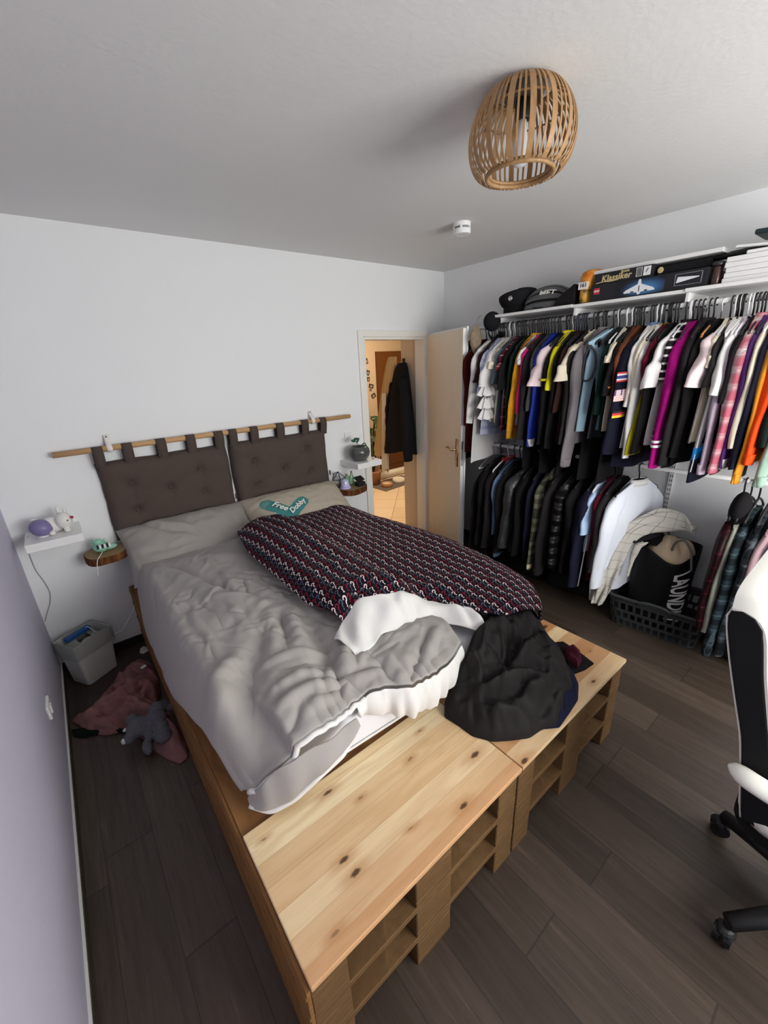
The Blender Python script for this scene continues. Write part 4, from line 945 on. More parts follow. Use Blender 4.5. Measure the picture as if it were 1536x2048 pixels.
# ---- lower rail, left part
leather = Mat('black_leather', .38, .5, (.02,.022,.024)); x, y, z = leather.coords(); leather.bump(leather.noise(leather.vec(x,y,z), 30, 4), .6, .01)
flan = plaid('cream_green_check', srgb(206,198,166), [(.3,.22,srgb(30,38,34),.85),(.8,.10,srgb(70,76,66),.7)], 5, 5.5)
puffer = Mat('black_nylon', .42, .4, (.010,.010,.011)); x, y, z = puffer.coords(); puffer.bump((z*75).sin(), .8, .02)
Lr = [
 ('jacket','jacket','black jacket on a steel hanger, first on the lower rail behind the door edge',-.87,black,dict(sl=.70,L=.72,flare=.05,hook='s')),
 ('coat','coat','long black coat second on the lower rail',-.94,black,dict(sl=.72,L=.74,flare=.05,rx=.07,ry=.035)),
 ('jacket','jacket','black jacket with a red collar lining hanging low by the door',-1.01,black2,dict(sl=.72,L=.74,flare=.055,rx=.07,ry=.034,collar=plain('red_lining',(.55,.02,.03),.7),hook='w')),
 ('denim_jacket','jacket','faded denim jacket whose blue hem shows near the floor',-1.07,denim,dict(sl=.6,L=.80,hem=.24,flare=.02,th=.03)),
 ('sweater','sweater','black sweater hanging left of the leather jacket',-1.12,black,dict(sl=.74,L=.74,flare=.05,rx=.07,ry=.034)),
 ('leather_jacket','jacket','black leather jacket with glossy bent sleeve',-1.20,leather.m,dict(sl=.66,L=.70,rx=.085,ry=.045,flare=.075,th=.04,rz=-16,collar=leather.m)),
 ('jacket','jacket','plain black jacket right of the leather jacket',-1.29,black,dict(sl=.70,L=.74,flare=.045,rx=.07,ry=.034)),
 ('hoodie','hoodie','very dark navy hoodie left of the cream checked flannel',-1.37,navy,dict(sl=.70,L=.72,flare=.03)),
 ('flannel_shirt','shirt','cream, green and black checked flannel shirt near the floor',-1.435,flan,dict(sl=.76,L=.72,flare=.06,rx=.058,ry=.026,cuff=flan)),
 ('hoodie','hoodie','charcoal hoodie right of the cream checked flannel',-1.505,black2,dict(sl=.78,L=.72,flare=.06,rx=.075,ry=.036,cuff=black2,rz=-8)),
 ('puffer_jacket','jacket','black quilted puffer jacket',-1.60,puffer.m,dict(sl=.68,L=.72,flare=.04,rx=.08,ry=.045,th=.05)),
 ('jacket','jacket','black jacket between the puffer jacket and the track jacket',-1.68,black,dict(sl=.70,L=.72,flare=.03,rx=.07,ry=.034)),
 ('track_jacket','jacket','navy tracksuit with a thin white piping down its side',-1.765,navy,dict(sl=.76,L=.78,flare=.055,rx=.085,ry=.045,th=.04)),
 ('shirt','shirt','light blue short-sleeved shirt in front of the navy tracksuit',-1.800,C('sky_blue',172,200,232,var=.04),dict(sl=.36,L=.5,flare=.05,rx=.055,ry=.024,hook='w')),
 ('sweater','sweater','dark red sweater right of the light blue short sleeve',-1.845,maroon,dict(sl=.6,L=.7,flare=.0)),
 ('trousers','trousers','charcoal trousers hanging below the flag patch coat',-1.882,black2,dict(sl=.62,L=.60,flare=.05,rx=.07,ry=.034)),
 ('shirt','shirt','white long-sleeved shirt left of the laundry bag',-1.925,C('crisp_white',222,226,236,var=.03),dict(sl=.72,L=.74,flare=.06,rx=.070,ry=.035,th=.035,rz=-15,collar=white)),
]
for nm, ct, lb, y, mt_, kw in Lr: GM[lb] = garment(nm, ct, lb, y, mt_, z=LZ, drop=.085 if kw.get('hook') != 's' else .15, **kw)
t = GM['navy tracksuit with a thin white piping down its side']
obj('piping', MB().tube([(-.20,-.045,-.16),(-.225,-.052,-.35),(-.245,-.052,-.55),(-.262,-.048,-.75)], .004, 6), white, t, local=True, smooth=True)
# ---- lower rail, right part
wine = plaid('wine_metallic_check', srgb(34,7,13), [(.5,.04,srgb(96,40,52),.4),(.2,.12,srgb(26,10,14),.8)], 12, 12, .45)
tealpl = plaid('dark_teal_check', srgb(38,52,58), [(.4,.2,srgb(14,18,22),.8),(.85,.05,srgb(96,112,118),.35)], 11, 11)
Rr = [
 ('quilted_jacket','jacket','dark wine red checked jacket with a black hood',-2.505,wine,dict(sl=.68,L=.72,flare=.040,rx=.072,ry=.034,th=.035,collar=black)),
 ('shirt','shirt','white-collared grey green shirt right of the wine red jacket',-2.535,C('grey_green',150,152,140),dict(sl=.70,L=.7,flare=.05,rx=.055,ry=.024,collar=white)),
 ('flannel_shirt','shirt','dark teal checked flannel shirt with wide cuffs near the floor',-2.57,tealpl,dict(sl=.82,L=.76,flare=.06,rx=.070,ry=.034,cuff=tealpl)),
 ('cardigan','cardigan','black and grey checked shirt partly behind the office chair',-2.62,plaid('slate_check', srgb(52,60,66), [(.4,.22,srgb(16,18,22),.8),(.85,.06,srgb(110,116,120),.4)], 9, 9),dict(sl=.80,L=.74,flare=.05,rx=.066,ry=.03)),
 ('blouse','blouse','dusty pink blouse left of the light blue shirt on the lower rail',-2.655,C('dusty_pink',176,146,150),dict(sl=.70,L=.72,flare=.05,rx=.066,ry=.03,rz=-8)),
 ('shirt','shirt','light blue shirt at the frame edge above the office chair',-2.715,C('cornflower',136,164,206,var=.05),dict(sl=.74,L=.74,flare=.055,rx=.085,ry=.04,th=.04,rz=-10)),
 ('jacket','jacket','dark plum jacket last on the lower rail, above the office chair',-2.785,C('plum_black',40,30,44),dict(sl=.7,L=.72,flare=.03)),
]
for nm, ct, lb, y, mt_, kw in Rr: GM[lb] = garment(nm, ct, lb, y, mt_, z=LZ, drop=.125, **kw)
t = GM['dark wine red checked jacket with a black hood']
obj('hood', MB().ellipsoid((-.10,-.02,-.01), (.095,.045,.10)), black, t, local=True, smooth=True)
# ------------------------------------------------------------------ ceiling lamp
LC = Vector((-1.782, -2.004, 0)); z0, z1 = 2.285, 2.492
t = thing('ceiling_lamp', 'barrel shaped bamboo slat lamp fixed to the ceiling', 'lamp', (LC.x, LC.y, z0))
def lamp_r(s): # 0 bottom .. 1 top
    return .098+.072*math.sin(PI*min(1, max(0, .02+.95*s)))**.45-.030*s
for k in range(48):
    wide = k % 3 == 0; a = 2*PI*(k+ (0 if wide else (.083 if k % 3 == 1 else -.083)))/48; w = .0165 if wide else .0060; rows = []
    ca, sa = math.cos(a), math.sin(a)
    for side in (-1, 1):
        rows.append([(LC.x+ca*(lamp_r(s)+.002)-sa*side*w/2, LC.y+sa*(lamp_r(s)+.002)+ca*side*w/2, lerp(z0, z1, s)) for s in np.linspace(0, 1, 26)])
    obj('slat', MB().grid(np.array(rows)), M_bamboo, t, smooth=False, solid=.0022)
for nm, rr, zz, th in (('bottom_ring', .100, z0+.002, .007), ('bottom_ring', .094, z0+.011, .005), ('top_ring', .088, z1-.004, .006), ('middle_ring', .120, 2.440, .003)):
    obj(nm, MB().tube([(LC.x+rr*math.cos(a), LC.y+rr*math.sin(a), zz) for a in np.linspace(0, 2*PI, 48, endpoint=False)], th, 8, closed=True), M_bamboo, t, smooth=True)
obj('ceiling_plate', MB().lathe([(.055,2.474),(.058,2.478),(.058,2.4995)], LC, 32), plain('lamp_plate', (.09,.075,.06), .6), t, smooth=False)
obj('socket', MB().lathe([(.020,2.420),(.022,2.425),(.022,2.470)], LC, 20), M_black, t, smooth=True)
obj('bulb', MB().lathe([(.001,2.305),(.014,2.307),(.026,2.318),(.030,2.335),(.026,2.360),(.016,2.385),(.013,2.422)], LC, 20), plain('bulb_glass', (.85,.85,.84), .3), t, smooth=True)
# smoke detector
t = thing('smoke_detector', 'white smoke detector on the ceiling beyond the bamboo lamp', 'smoke detector', (-.955, -1.045, 2.44)); c = Vector((-.955,-1.045,0))
obj('base', MB().lathe([(.048,2.478),(.050,2.482),(.050,2.4995)], c, 28), M_white, t)
obj('grille', MB().lathe([(.044,2.466),(.044,2.478)], c, 28), plain('grey_grille', (.22,.22,.24), .5), t)
obj('cap', MB().lathe([(.024,2.440),(.030,2.438),(.049,2.441),(.051,2.446),(.051,2.466)], c, 28), M_white, t)
pr = MB(); 
for a in np.linspace(0, 2*PI, 5, endpoint=False): pr.obox((c.x+.047*math.cos(a), c.y+.047*math.sin(a), 2.472), (.008,.012,.014), a)
obj('ribs', pr, M_white, t)

# ------------------------------------------------------------------ small wall shelves, log slices and what stands on them
def lack(x0, x1, zt, lab):
    tag(obj('floating_shelf', MB().box((x0, -.26, zt-.045), (x1, -.0005, zt)), M_white, bevel=.002), lab, 'shelf', 'small white floating shelves')
SLz, SRz = .937, .980
lack(-3.392, -3.140, SLz, 'small white floating shelf left of the headboard, with a lilac lamp on it'); lack(-1.272, -1.022, SRz, 'small white floating shelf beside the door frame, with a plant pot on it')
m = Mat('bark', .9, .1); x, y, z = m.coords(); n = m.noise(m.vec(x*60, y*60, z*9), 1, 4, .65)
m.color(m.ramp(n, [(.2,srgb(46,26,14)),(.5,srgb(92,56,32)),(.8,srgb(136,92,56))])); m.bump(n, .9, .01); M_bark = m.m
m = Mat('log_rings', .6, .25); x, y, z = m.coords(); r_ = vlen(x, y*1.1); n = m.noise(m.vec(x*6, y*6, 0.0), 1, 3)
m.color(m.mix(((r_*260+n*7).sin()*.5+.5)*.35, srgb(150,124,88), srgb(104,78,50))); M_ring = m.m
def slab(cx, cy, rx, ry, zt, th, seed, lab):
    t = thing('log_slice_shelf', lab, 'shelf', (cx, cy, zt-th), group='log slice bedside shelves'); r = np.random.RandomState(seed); ph = r.rand(4)*6
    an = np.linspace(0, 2*PI, 44, endpoint=False); k = 1+.04*np.sin(3*an+ph[0])+.03*np.sin(5*an+ph[1])
    px_ = cx+np.cos(an)*rx*k; py_ = np.minimum(cy+np.sin(an)*ry*k, -.001)
    b = MB(); P = np.array([[(px_[i]+(.0 if j in (0,3) else .003*math.sin(9*an[i])), py_[i], zt-th+th*f) for j, f in enumerate((0,.15,.85,1))] for i in range(44)]); b.grid(P, cu=True)
    obj('bark', b, M_bark, t, smooth=True)
    q = [(px_[i]+(cx-px_[i])*.03, min(py_[i]+(cy-py_[i])*.03, -.001)) for i in range(44)]
    obj('cut_face', MB().prism(q, zt-th+.001, zt+.001), M_ring, t); return t
slab(-3.060, -.120, .112, .118, .755, .046, 2, 'round log slice shelf left of the pillows, holding a mint green toy'); slab(-1.275, -.130, .145, .130, .775, .048, 5, 'oval log slice shelf below the plant pot, holding a lilac night light')
# lilac glass lamp with its cable
t = thing('night_lamp', 'lilac egg shaped lamp on the left white shelf', 'lamp', (-3.308, -.15, SLz))
m = Mat('lilac_glass', .35, .4, srgb(122,114,158)); obj('globe', MB().ellipsoid((-3.308,-.15,SLz+.047), (.054,.050,.047), Matrix.Rotation(.5, 3, 'Y'), 28, 18), m.m, t, smooth=True)
obj('foot', MB().lathe([(.028,SLz),(.030,SLz+.004),(.026,SLz+.012)], (-3.308,-.15,0), 20), M_white, t, smooth=True)
cb = resample([(-3.372,-.12,SLz+.006),(-3.397,-.10,SLz-.01),(-3.400,-.012,.86),(-3.408,-.008,.80),(-3.406,-.006,.705),(-3.386,-.006,.616),(-3.379,-.006,.546),(-3.395,-.006,.483),(-3.418,-.006,.44),(-3.449,-.006,.376)], 60)
obj('cable', MB().tube([tuple(p) for p in cb], .0022, 6), plain('grey_cable', (.35,.35,.36), .5), t, smooth=True)
# white figurine
t = thing('figurine', 'white crouching animal figurine with a red nose on the left shelf', 'figurine', (-3.235, -.13, SLz)); M_por = plain('white_porcelain', (.74,.73,.69), .35)
b = MB().ellipsoid((-3.255,-.13,SLz+.034), (.042,.030,.034), nu=20, nv=14).ellipsoid((-3.212,-.15,SLz+.048), (.030,.028,.034), nu=20, nv=14)
b.ellipsoid((-3.296,-.12,SLz+.048), (.018,.013,.030), Matrix.Rotation(-.7, 3, 'Y'), 14, 10).ellipsoid((-3.222,-.13,SLz+.084), (.007,.006,.022), None, 12, 8).ellipsoid((-3.200,-.135,SLz+.082), (.007,.006,.020), None, 12, 8)
for dx, dy in ((-.02,-.03),(.03,-.028),(-.03,.018),(.02,.02)): b.ellipsoid((-3.24+dx,-.135+dy,SLz+.010), (.012,.010,.0105), None, 12, 8)
o = obj('body', b, M_por, t, smooth=True); d = o.modifiers.new('r', 'REMESH'); d.mode = 'VOXEL'; d.voxel_size = .0035; d.use_smooth_shade = True
obj('nose', MB().ellipsoid((-3.183,-.172,SLz+.060), (.006,.006,.006), nu=12, nv=8), plain('red_bead', (.35,.02,.05), .4), t, smooth=True)
obj('eye', MB().ellipsoid((-3.200,-.178,SLz+.052), (.003,.003,.003), nu=8, nv=6), M_black, t, smooth=True)
t.scale = (1.35,)*3
# mint toy on the left log slice
t = thing('toy', 'mint green toy with a black and white striped front on the left log slice', 'toy', (-3.075, -.12, .756)); mintp = plain('mint_plastic', srgb(140,196,170), .45)
b = MB().ellipsoid((-3.075,-.125,.788), (.044,.036,.032), nu=22, nv=14).ellipsoid((-3.030,-.125,.776), (.036,.020,.016), nu=16, nv=10).ellipsoid((-3.085,-.115,.818), (.026,.022,.016), nu=16, nv=10)
for k in range(4): b.ellipsoid((-3.105+k*.018,-.112,.832-.003*k), (.006,.006,.009), nu=10, nv=6)
o = obj('body', b, mintp, t, smooth=True); d = o.modifiers.new('r', 'REMESH'); d.mode = 'VOXEL'; d.voxel_size = .003; d.use_smooth_shade = True
f = MB(); g = MB()
for k in range(6): (f if k % 2 else g).obox((-3.093+k*.012, -.1615+.0012*abs(k-3), .800), (.010,.006,.024))
obj('stripe', f, M_white, t); obj('panel', g, M_black, t)
cb = resample([(-3.075,-.155,.768),(-3.095,-.20,.760),(-3.112,-.235,.754),(-3.120,-.246,.735),(-3.125,-.244,.70),(-3.13,-.235,.66)], 24)
obj('cable', MB().tube([tuple(p) for p in cb], .0022, 6), M_white, t, smooth=True)
# plant pot on the right shelf
t = thing('potted_plant', 'round dark grey glazed pot with a small green sprig on the right shelf', 'plant', (-1.165, -.14, SRz)); c = Vector((-1.165,-.14,SRz))
m = Mat('grey_glaze', .18, .5, (.075,.08,.078)); M_pot = m.m
obj('pot', MB().lathe([(.040,.0),(.060,.006),(.084,.040),(.090,.070),(.084,.098),(.070,.116),(.064,.120),(.060,.114),(.060,.10)], c, 32), M_pot, t, smooth=True)
obj('soil', MB().lathe([(.062,.098),(.062,.104)], c, 20), plain('soil', (.03,.022,.015), .95), t)
stp = resample([(c.x-.01,c.y,c.z+.10),(c.x-.012,c.y-.005,c.z+.14),(c.x-.03,c.y-.005,c.z+.165)], 12)
M_leaf = plain('sprig_green', (.02,.07,.04), .45); obj('stem', MB().tube([tuple(p) for p in stp], .0025, 6).tube([tuple(p) for p in resample([(c.x+.01,c.y-.02,c.z+.10),(c.x+.02,c.y-.03,c.z+.145),(c.x+.05,c.y-.03,c.z+.140),(c.x+.055,c.y-.03,c.z+.11)], 14)], .0045, 6), M_leaf, t, smooth=True)
for dx, dz, ry in ((-.055,.172,.3), (-.012,.170,-.9), (-.03,.185,.1)):
    obj('leaf', MB().ellipsoid((c.x+dx, c.y-.006, c.z+dz), (.026,.003,.011), Matrix.Rotation(ry, 3, 'Y'), 14, 8), M_leaf, t, smooth=True)
tag(obj('snow_globe', MB().ellipsoid((-1.058,-.19,SRz+.010), (.012,.012,.010), nu=14, nv=8), plain('pearl', (.5,.45,.45), .3), smooth=True), 'tiny rounded trinket beside the plant pot on the right shelf', 'trinket')
# things on the right log slice
zt = .777
t = thing('night_light', 'lilac night light with a round white painted glow on the right log slice', 'lamp', (-1.345,-.165,zt)); lil = plain('lilac_plastic', srgb(190,188,232), .4)
obj('base', MB().lathe([(.044,0),(.046,.004),(.044,.012)], (-1.345,-.165,zt), 24), lil, t, smooth=True)
obj('body', MB().lathe([(.038,.012),(.036,.03),(.031,.055),(.024,.070),(.01,.078)], (-1.345,-.165,zt), 24), lil, t, smooth=True)
obj('button', MB().ellipsoid((-1.360,-.196,zt+.052), (.013,.008,.013), nu=16, nv=10), plain('white_glow_paint', (.9,.9,.9), .3), t, smooth=True)  # white ball, its colour stands in for the glowing dot
t = thing('wire_ornament', 'grey and white faceted ornament in a black wire frame behind the lilac night light', 'ornament', (-1.36,-.10,zt))
w = MB(); A = [(-1.41,-.10,zt+.125),(-1.43,-.11,zt+.075),(-1.36,-.12,zt+.065),(-1.30,-.10,zt+.075),(-1.36,-.09,zt+.13),(-1.34,-.10,zt+.10)]
for i, j in ((0,1),(1,2),(2,3),(0,4),(4,3),(2,4),(1,4)): w.tube([A[i], A[j]], .0035, 6)
w.tube([(-1.36,-.10,zt), (-1.36,-.11,zt+.066)], .004, 6).lathe([(.022,0),(.022,.006)], (-1.36,-.10,zt), 16); obj('frame', w, M_black, t)
obj('facet', MB().add([A[2], A[4], A[3], (-1.34,-.13,zt+.09)], [(0,1,3),(1,2,3),(0,3,2),(0,2,1)]) and MB().prism([(0,0),(1,0),(1,1)],0,1) if False else (lambda b: (b.add([A[2], A[4], A[3], (-1.34,-.13,zt+.09)], [(0,1,3),(1,2,3),(0,3,2),(0,2,1)]), b)[1])(MB()), plain('grey_facet', (.42,.43,.46), .3), t)
mg = Mat('green_glass', .1, .5, srgb(170,220,176)); mg.set('Transmission Weight', .6); mg = mg.m
for k, (bx, by, h_, rr) in enumerate(((-1.285,-.10,.085,.022), (-1.235,-.10,.10,.019))):
    t = thing('flask', ['short pale green glass flask, the left one of the pair on the right log slice','taller pale green glass flask, the right one of the pair on the log slice'][k], 'bottle', (bx,by,zt), group='green glass flasks')
    obj('glass', MB().lathe([(rr*.9,0),(rr,.004),(rr,h_*.65),(rr*.5,h_*.82),(rr*.45,h_)], (bx,by,zt), 20), mg, t, smooth=True)
    obj('stopper', MB().lathe([(rr*.42,h_-.004),(rr*.5,h_+.012)], (bx,by,zt), 14), plain('cork', srgb(150,120,84), .8), t, smooth=True)
t = thing('case', 'small black open case on the right log slice', 'case', (-1.215,-.19,zt)); obj('tray', MB().obox((-1.215,-.195,zt+.018), (.075,.060,.036), .15), M_black, t, bevel=.006)
obj('lid', MB().obox((-1.195,-.155,zt+.050), (.085,.06,.012), R=Matrix.Rotation(.15,3,'Z') @ Matrix.Rotation(.5,3,'X')), M_black, t, bevel=.005)
# bottle with a green cap standing between mattress and wall
mb_ = Mat('clear_plastic', .08, .5, (.9,.92,.92)); mb_.set('Transmission Weight', .85); mb_.set('IOR', 1.2)
t = thing('water_bottle', 'clear water bottle with a green cap between the pillow and the wall', 'bottle', (-1.385,-.06,PT+.004)); c = (-1.388,-.062,PT+.004)
obj('bottle', MB().lathe([(.028,0),(.031,.006),(.031,.16),(.026,.20),(.012,.245),(.011,.26)], c, 22), mb_.m, t, smooth=True)
obj('cap', MB().lathe([(.015,.258),(.0155,.262),(.0155,.282),(.013,.285)], c, 20), plain('green_cap', (.06,.22,.05), .4), t, smooth=True)
# sockets and switches
def wall_plate(name, x, z, lab, both=True):
    t = thing(name, lab, 'socket', (x, -.006, z)); obj('plate', MB().box((x-.040,-.010,z-.040), (x+.040,-.0005,z+.040)), M_white, t, bevel=.002)
    obj('insert', MB().box((x-.027,-.013,z-.027), (x+.027,-.009,z+.027)), M_whitem, t, bevel=.002); return t
wall_plate('light_switch', -1.172, 1.165, 'white wall switch left of the door frame, above the plant pot')
t = thing('wall_socket', 'white socket cover sticking out of the lilac wall beside the bed', 'socket', (XL+.012, -.85, .355))
obj('plate', MB().box((XL+.0005,-.90,.322), (XL+.012,-.80,.388)), M_white, t, bevel=.003); obj('insert', MB().box((XL+.011,-.875,.335), (XL+.018,-.845,.375)), M_whitem, t, bevel=.003)
t = thing('plug', 'white plug and cable at the wall by the head end of the bed', 'plug', (-2.962, -.03, .345))
obj('adapter', MB().obox((-2.968,-.030,.345), (.05,.055,.065)), M_white, t, bevel=.006)
cb = resample([(-2.975,-.05,.325),(-2.99,-.09,.335),(-3.03,-.12,.285),(-3.099,-.12,.200),(-3.171,-.13,.195),(-3.225,-.135,.25),(-3.262,-.135,.325),(-3.27,-.135,.31)], 50)
obj('cable', MB().tube([tuple(p) for p in cb], .0022, 6), M_white, t, smooth=True)

# ------------------------------------------------------------------ bin with a bag
bc = Vector((-3.292,-.158,0)); brz = math.radians(32)
t = thing('waste_bin', 'white plastic waste bin lined with a clear bag, in the corner by the lilac wall', 'bin', bc, brz)
def bin_ring(s, k, z, j=0): return [(x, y, z+j*.006*math.sin(7*i)) for i, (x, y) in enumerate(rounded_rect(-.118*k, .118*k, -.090*k, .090*k, .02))]
def rings(L): f = lambda i: L[i]; f.n = len(L); return stack_rings(MB(), f, capt=False)
obj('bucket', rings([bin_ring(0,.80,.001), bin_ring(0,.82,.006), bin_ring(0,.98,.285), bin_ring(0,1.0,.29), bin_ring(0,.96,.288), bin_ring(0,.80,.012)]), plain('bin_white', (.58,.585,.56), .5), t, local=True, smooth=False)
mbag = Mat('clear_bag', .2, .5, (.40,.43,.40)); mbag.set('Alpha', .42); mbag.set('Transmission Weight', .2)
n = 40
def bag_ring(k, z, a): 
    r0 = rounded_rect(-.118*k, .118*k, -.090*k, .090*k, .022, 9); return [(x*(1+a*math.sin(i*1.7)), y*(1+a*math.sin(i*1.3)), z+a*.12*math.sin(i*.9)) for i, (x, y) in enumerate(r0)]
fb_ = [bag_ring(1.03,.195,.02), bag_ring(1.05,.24,.02), bag_ring(1.05,.285,.01), bag_ring(1.0,.302,.006), bag_ring(.93,.296,.01), bag_ring(.86,.25,.02)]
f = lambda i: fb_[i]
f.n = len(fb_); obj('bag', stack_rings(MB(), f, capt=False, capb=False), mbag.m, t, local=True, smooth=True)
obj('rubbish', rings([bin_ring(0,.84,.18), bin_ring(0,.86,.245,1), bin_ring(0,.3,.262,2)]), plain('crumpled_paper', (.36,.37,.35), .8), t, local=True, smooth=True)
tag(obj('packet', MB().obox((-3.315,-.125,.287), (.15,.035,.025), math.radians(34)), plain('blue_packet', srgb(28,84,150), .5), bevel=.006), 'blue packet lying in the bag of the waste bin', 'packet')

# ------------------------------------------------------------------ heaps of clothes
def heap(name, mat, outline, hz, creases, seed, label, cat, base=None, prof=.5, nr=64, na=220, nz=.012, group=None, cen=None, fine=.004, under=.02, tuck=0.0):
    """a heap of cloth inside a closed 3-D outline (x, y, z)"""
    o = np.array(outline+outline[:1], float); d = np.r_[0, np.cumsum(np.linalg.norm(np.diff(o, axis=0), axis=1))]
    tt = np.linspace(0, d[-1], na, endpoint=False); B = np.stack([np.interp(tt, d, o[:,k]) for k in range(3)], 1)
    for _ in range(1): B = (np.roll(B,1,0)+2*B+np.roll(B,-1,0))/4
    c = np.array(cen) if cen is not None else np.append(B[:,:2].mean(0), B[:,2].mean()); s = np.linspace(0, 1, nr)[None,:,None]
    P = c+(B[:,None,:]-c)*s; X, Y, Zb = P[...,0], P[...,1], P[...,2]
    h = hz*np.clip(1-s[...,0]**2.2, 0, 1)**prof + nz*(2*fbm(X*6, Y*6, seed, 3))*np.clip((1-s[...,0])*6, .15, 1)
    for pl, a, wd in creases: h = h+crease(X, Y, pl, a, wd)*np.clip((1-s[...,0])*8, .2, 1)
    h = h+fine*np.clip(ridged(X*14+Y*6, Y*12-X*7, seed+50), -1, 1)*np.clip((1-s[...,0])*6, .2, 1)
    Z = Zb+np.maximum(h, .006)
    if base is not None: Z = np.maximum(Z, base(X, Y))
    m_ = MB().grid(np.stack([X, Y, Z], -1), cu=True); low = np.stack([B[:,0], B[:,1], B[:,2]+.001], -1); ed = np.stack([X[:,-1], Y[:,-1], Z[:,-1]], -1)
    m_.grid(np.stack([ed, low], 1), cu=True)
    ob = obj(name, m_, mat, None, smooth=True, sub=0); 
    if label: tag(ob, label, cat, group)
    return ob
bt = BT+.001
out = [(-2.224,-2.117,bt),(-2.214,-2.181,bt),(-2.210,-2.245,bt),(-2.174,-2.305,bt),(-2.131,-2.338,bt),(-2.063,-2.382,bt),(-1.993,-2.392,bt),(-1.945,-2.424,bt),(-1.829,-2.398,bt),(-1.769,-2.396,bt),(-1.690,-2.355,bt),(-1.640,-2.300,bt),(-1.58,-2.22,bt),
       (-1.54,-2.13,bt+.05),(-1.555,-2.02,MT+.012),(-1.68,-2.0,MT+.018),(-1.79,-1.985,MT+.018),(-1.90,-2.005,MT+.014),(-1.975,-2.035,MT+.008),(-2.05,-2.065,.60),(-2.12,-2.080,.55),(-2.19,-2.085,.48)]
cr = [([(-1.966,-2.113),(-1.949,-2.201),(-1.823,-2.176),(-1.682,-2.136)], -.030, .03), ([(-1.959,-2.202),(-1.89,-2.16),(-1.801,-2.103)], -.026, .02), ([(-1.93,-2.24),(-1.86,-2.22),(-1.76,-2.20)], .022, .03),
      ([(-2.158,-2.147),(-2.085,-2.193),(-2.0,-2.214),(-1.873,-2.269),(-1.79,-2.353)], -.026, .022), ([(-2.12,-2.19),(-2.03,-2.23),(-1.93,-2.27)], .024, .025), ([(-2.131,-2.206),(-2.065,-2.258),(-1.995,-2.291),(-1.946,-2.281)], -.024, .02),
      ([(-1.794,-2.349),(-1.897,-2.36),(-2.009,-2.38)], -.014, .025), ([(-2.156,-2.266),(-2.1,-2.29),(-2.05,-2.34)], .018, .025), ([(-1.98,-2.30),(-1.93,-2.34),(-1.90,-2.38)], .018, .03), ([(-1.84,-2.29),(-1.80,-2.33),(-1.77,-2.37)], .016, .025),
      ([(-2.036,-2.082),(-2.067,-2.154),(-2.126,-2.202)], .020, .022), ([(-1.795,-2.267),(-1.727,-2.273),(-1.669,-2.286)], .022, .03), ([(-1.70,-2.18),(-1.65,-2.23),(-1.64,-2.28)], .018, .03), ([(-1.88,-2.06),(-1.83,-2.12),(-1.80,-2.17)], .020, .025)]
M_blk = cloth('black_canvas', srgb(33,30,30), .6, .12)
heap('trousers', M_blk, out, .112, [(a, b*1.9, c*.8) for a, b, c in cr]+rcreases((-2.2,-1.6,-2.38,-2.0), 34, .6, 8, amp=(.006,.014), w=(.008,.014)), 5, 'big crumpled heap of black trousers on the pine bench', 'clothes', prof=.55, fine=.009, nz=.03, cen=(-1.88,-2.21,.53), base=lambda X, Y: np.where(Y > -2.02, MT+.02, 0))
heap('sweater', cloth('night_navy', srgb(20,24,48), .85, .1), [(-1.985,-2.398,bt),(-1.94,-2.428,bt),(-1.84,-2.418,bt),(-1.765,-2.408,bt),(-1.690,-2.372,bt),(-1.635,-2.318,bt),(-1.60,-2.25,bt),(-1.66,-2.24,bt+.03),(-1.80,-2.33,bt+.03),(-1.93,-2.37,bt+.02)], .05,
     [([(-1.93,-2.40),(-1.90,-2.37)], -.02, .012), ([(-1.88,-2.41),(-1.85,-2.36)], -.02, .012), ([(-1.75,-2.38),(-1.70,-2.30)], .012, .02)], 15, 'navy sweater peeking out of the front of the black heap', 'clothes')
heap('scarf', cloth('black_lining', srgb(20,17,20), .85, .1), [(-1.60,-2.25,bt),(-1.645,-2.325,bt),(-1.58,-2.345,bt),(-1.516,-2.352,bt),(-1.49,-2.27,bt),(-1.476,-2.185,bt),(-1.53,-2.15,bt),(-1.58,-2.19,bt)], .016, [], 25, 'flat black cloth corner sticking out to the right of the black heap', 'clothes', fine=.002, nz=.004)
heap('sock', cloth('burgundy_cloth', srgb(74,26,40), .9, .15), [(-1.540,-2.225,bt+.014),(-1.505,-2.245,bt+.014),(-1.520,-2.29,bt+.014),(-1.555,-2.315,bt+.014),(-1.61,-2.325,bt+.014),(-1.60,-2.27,bt+.014)], .035, [([(-1.55,-2.24),(-1.58,-2.31)], -.012, .012)], 35, 'burgundy sock crumpled beside the black heap', 'sock', nz=.02)
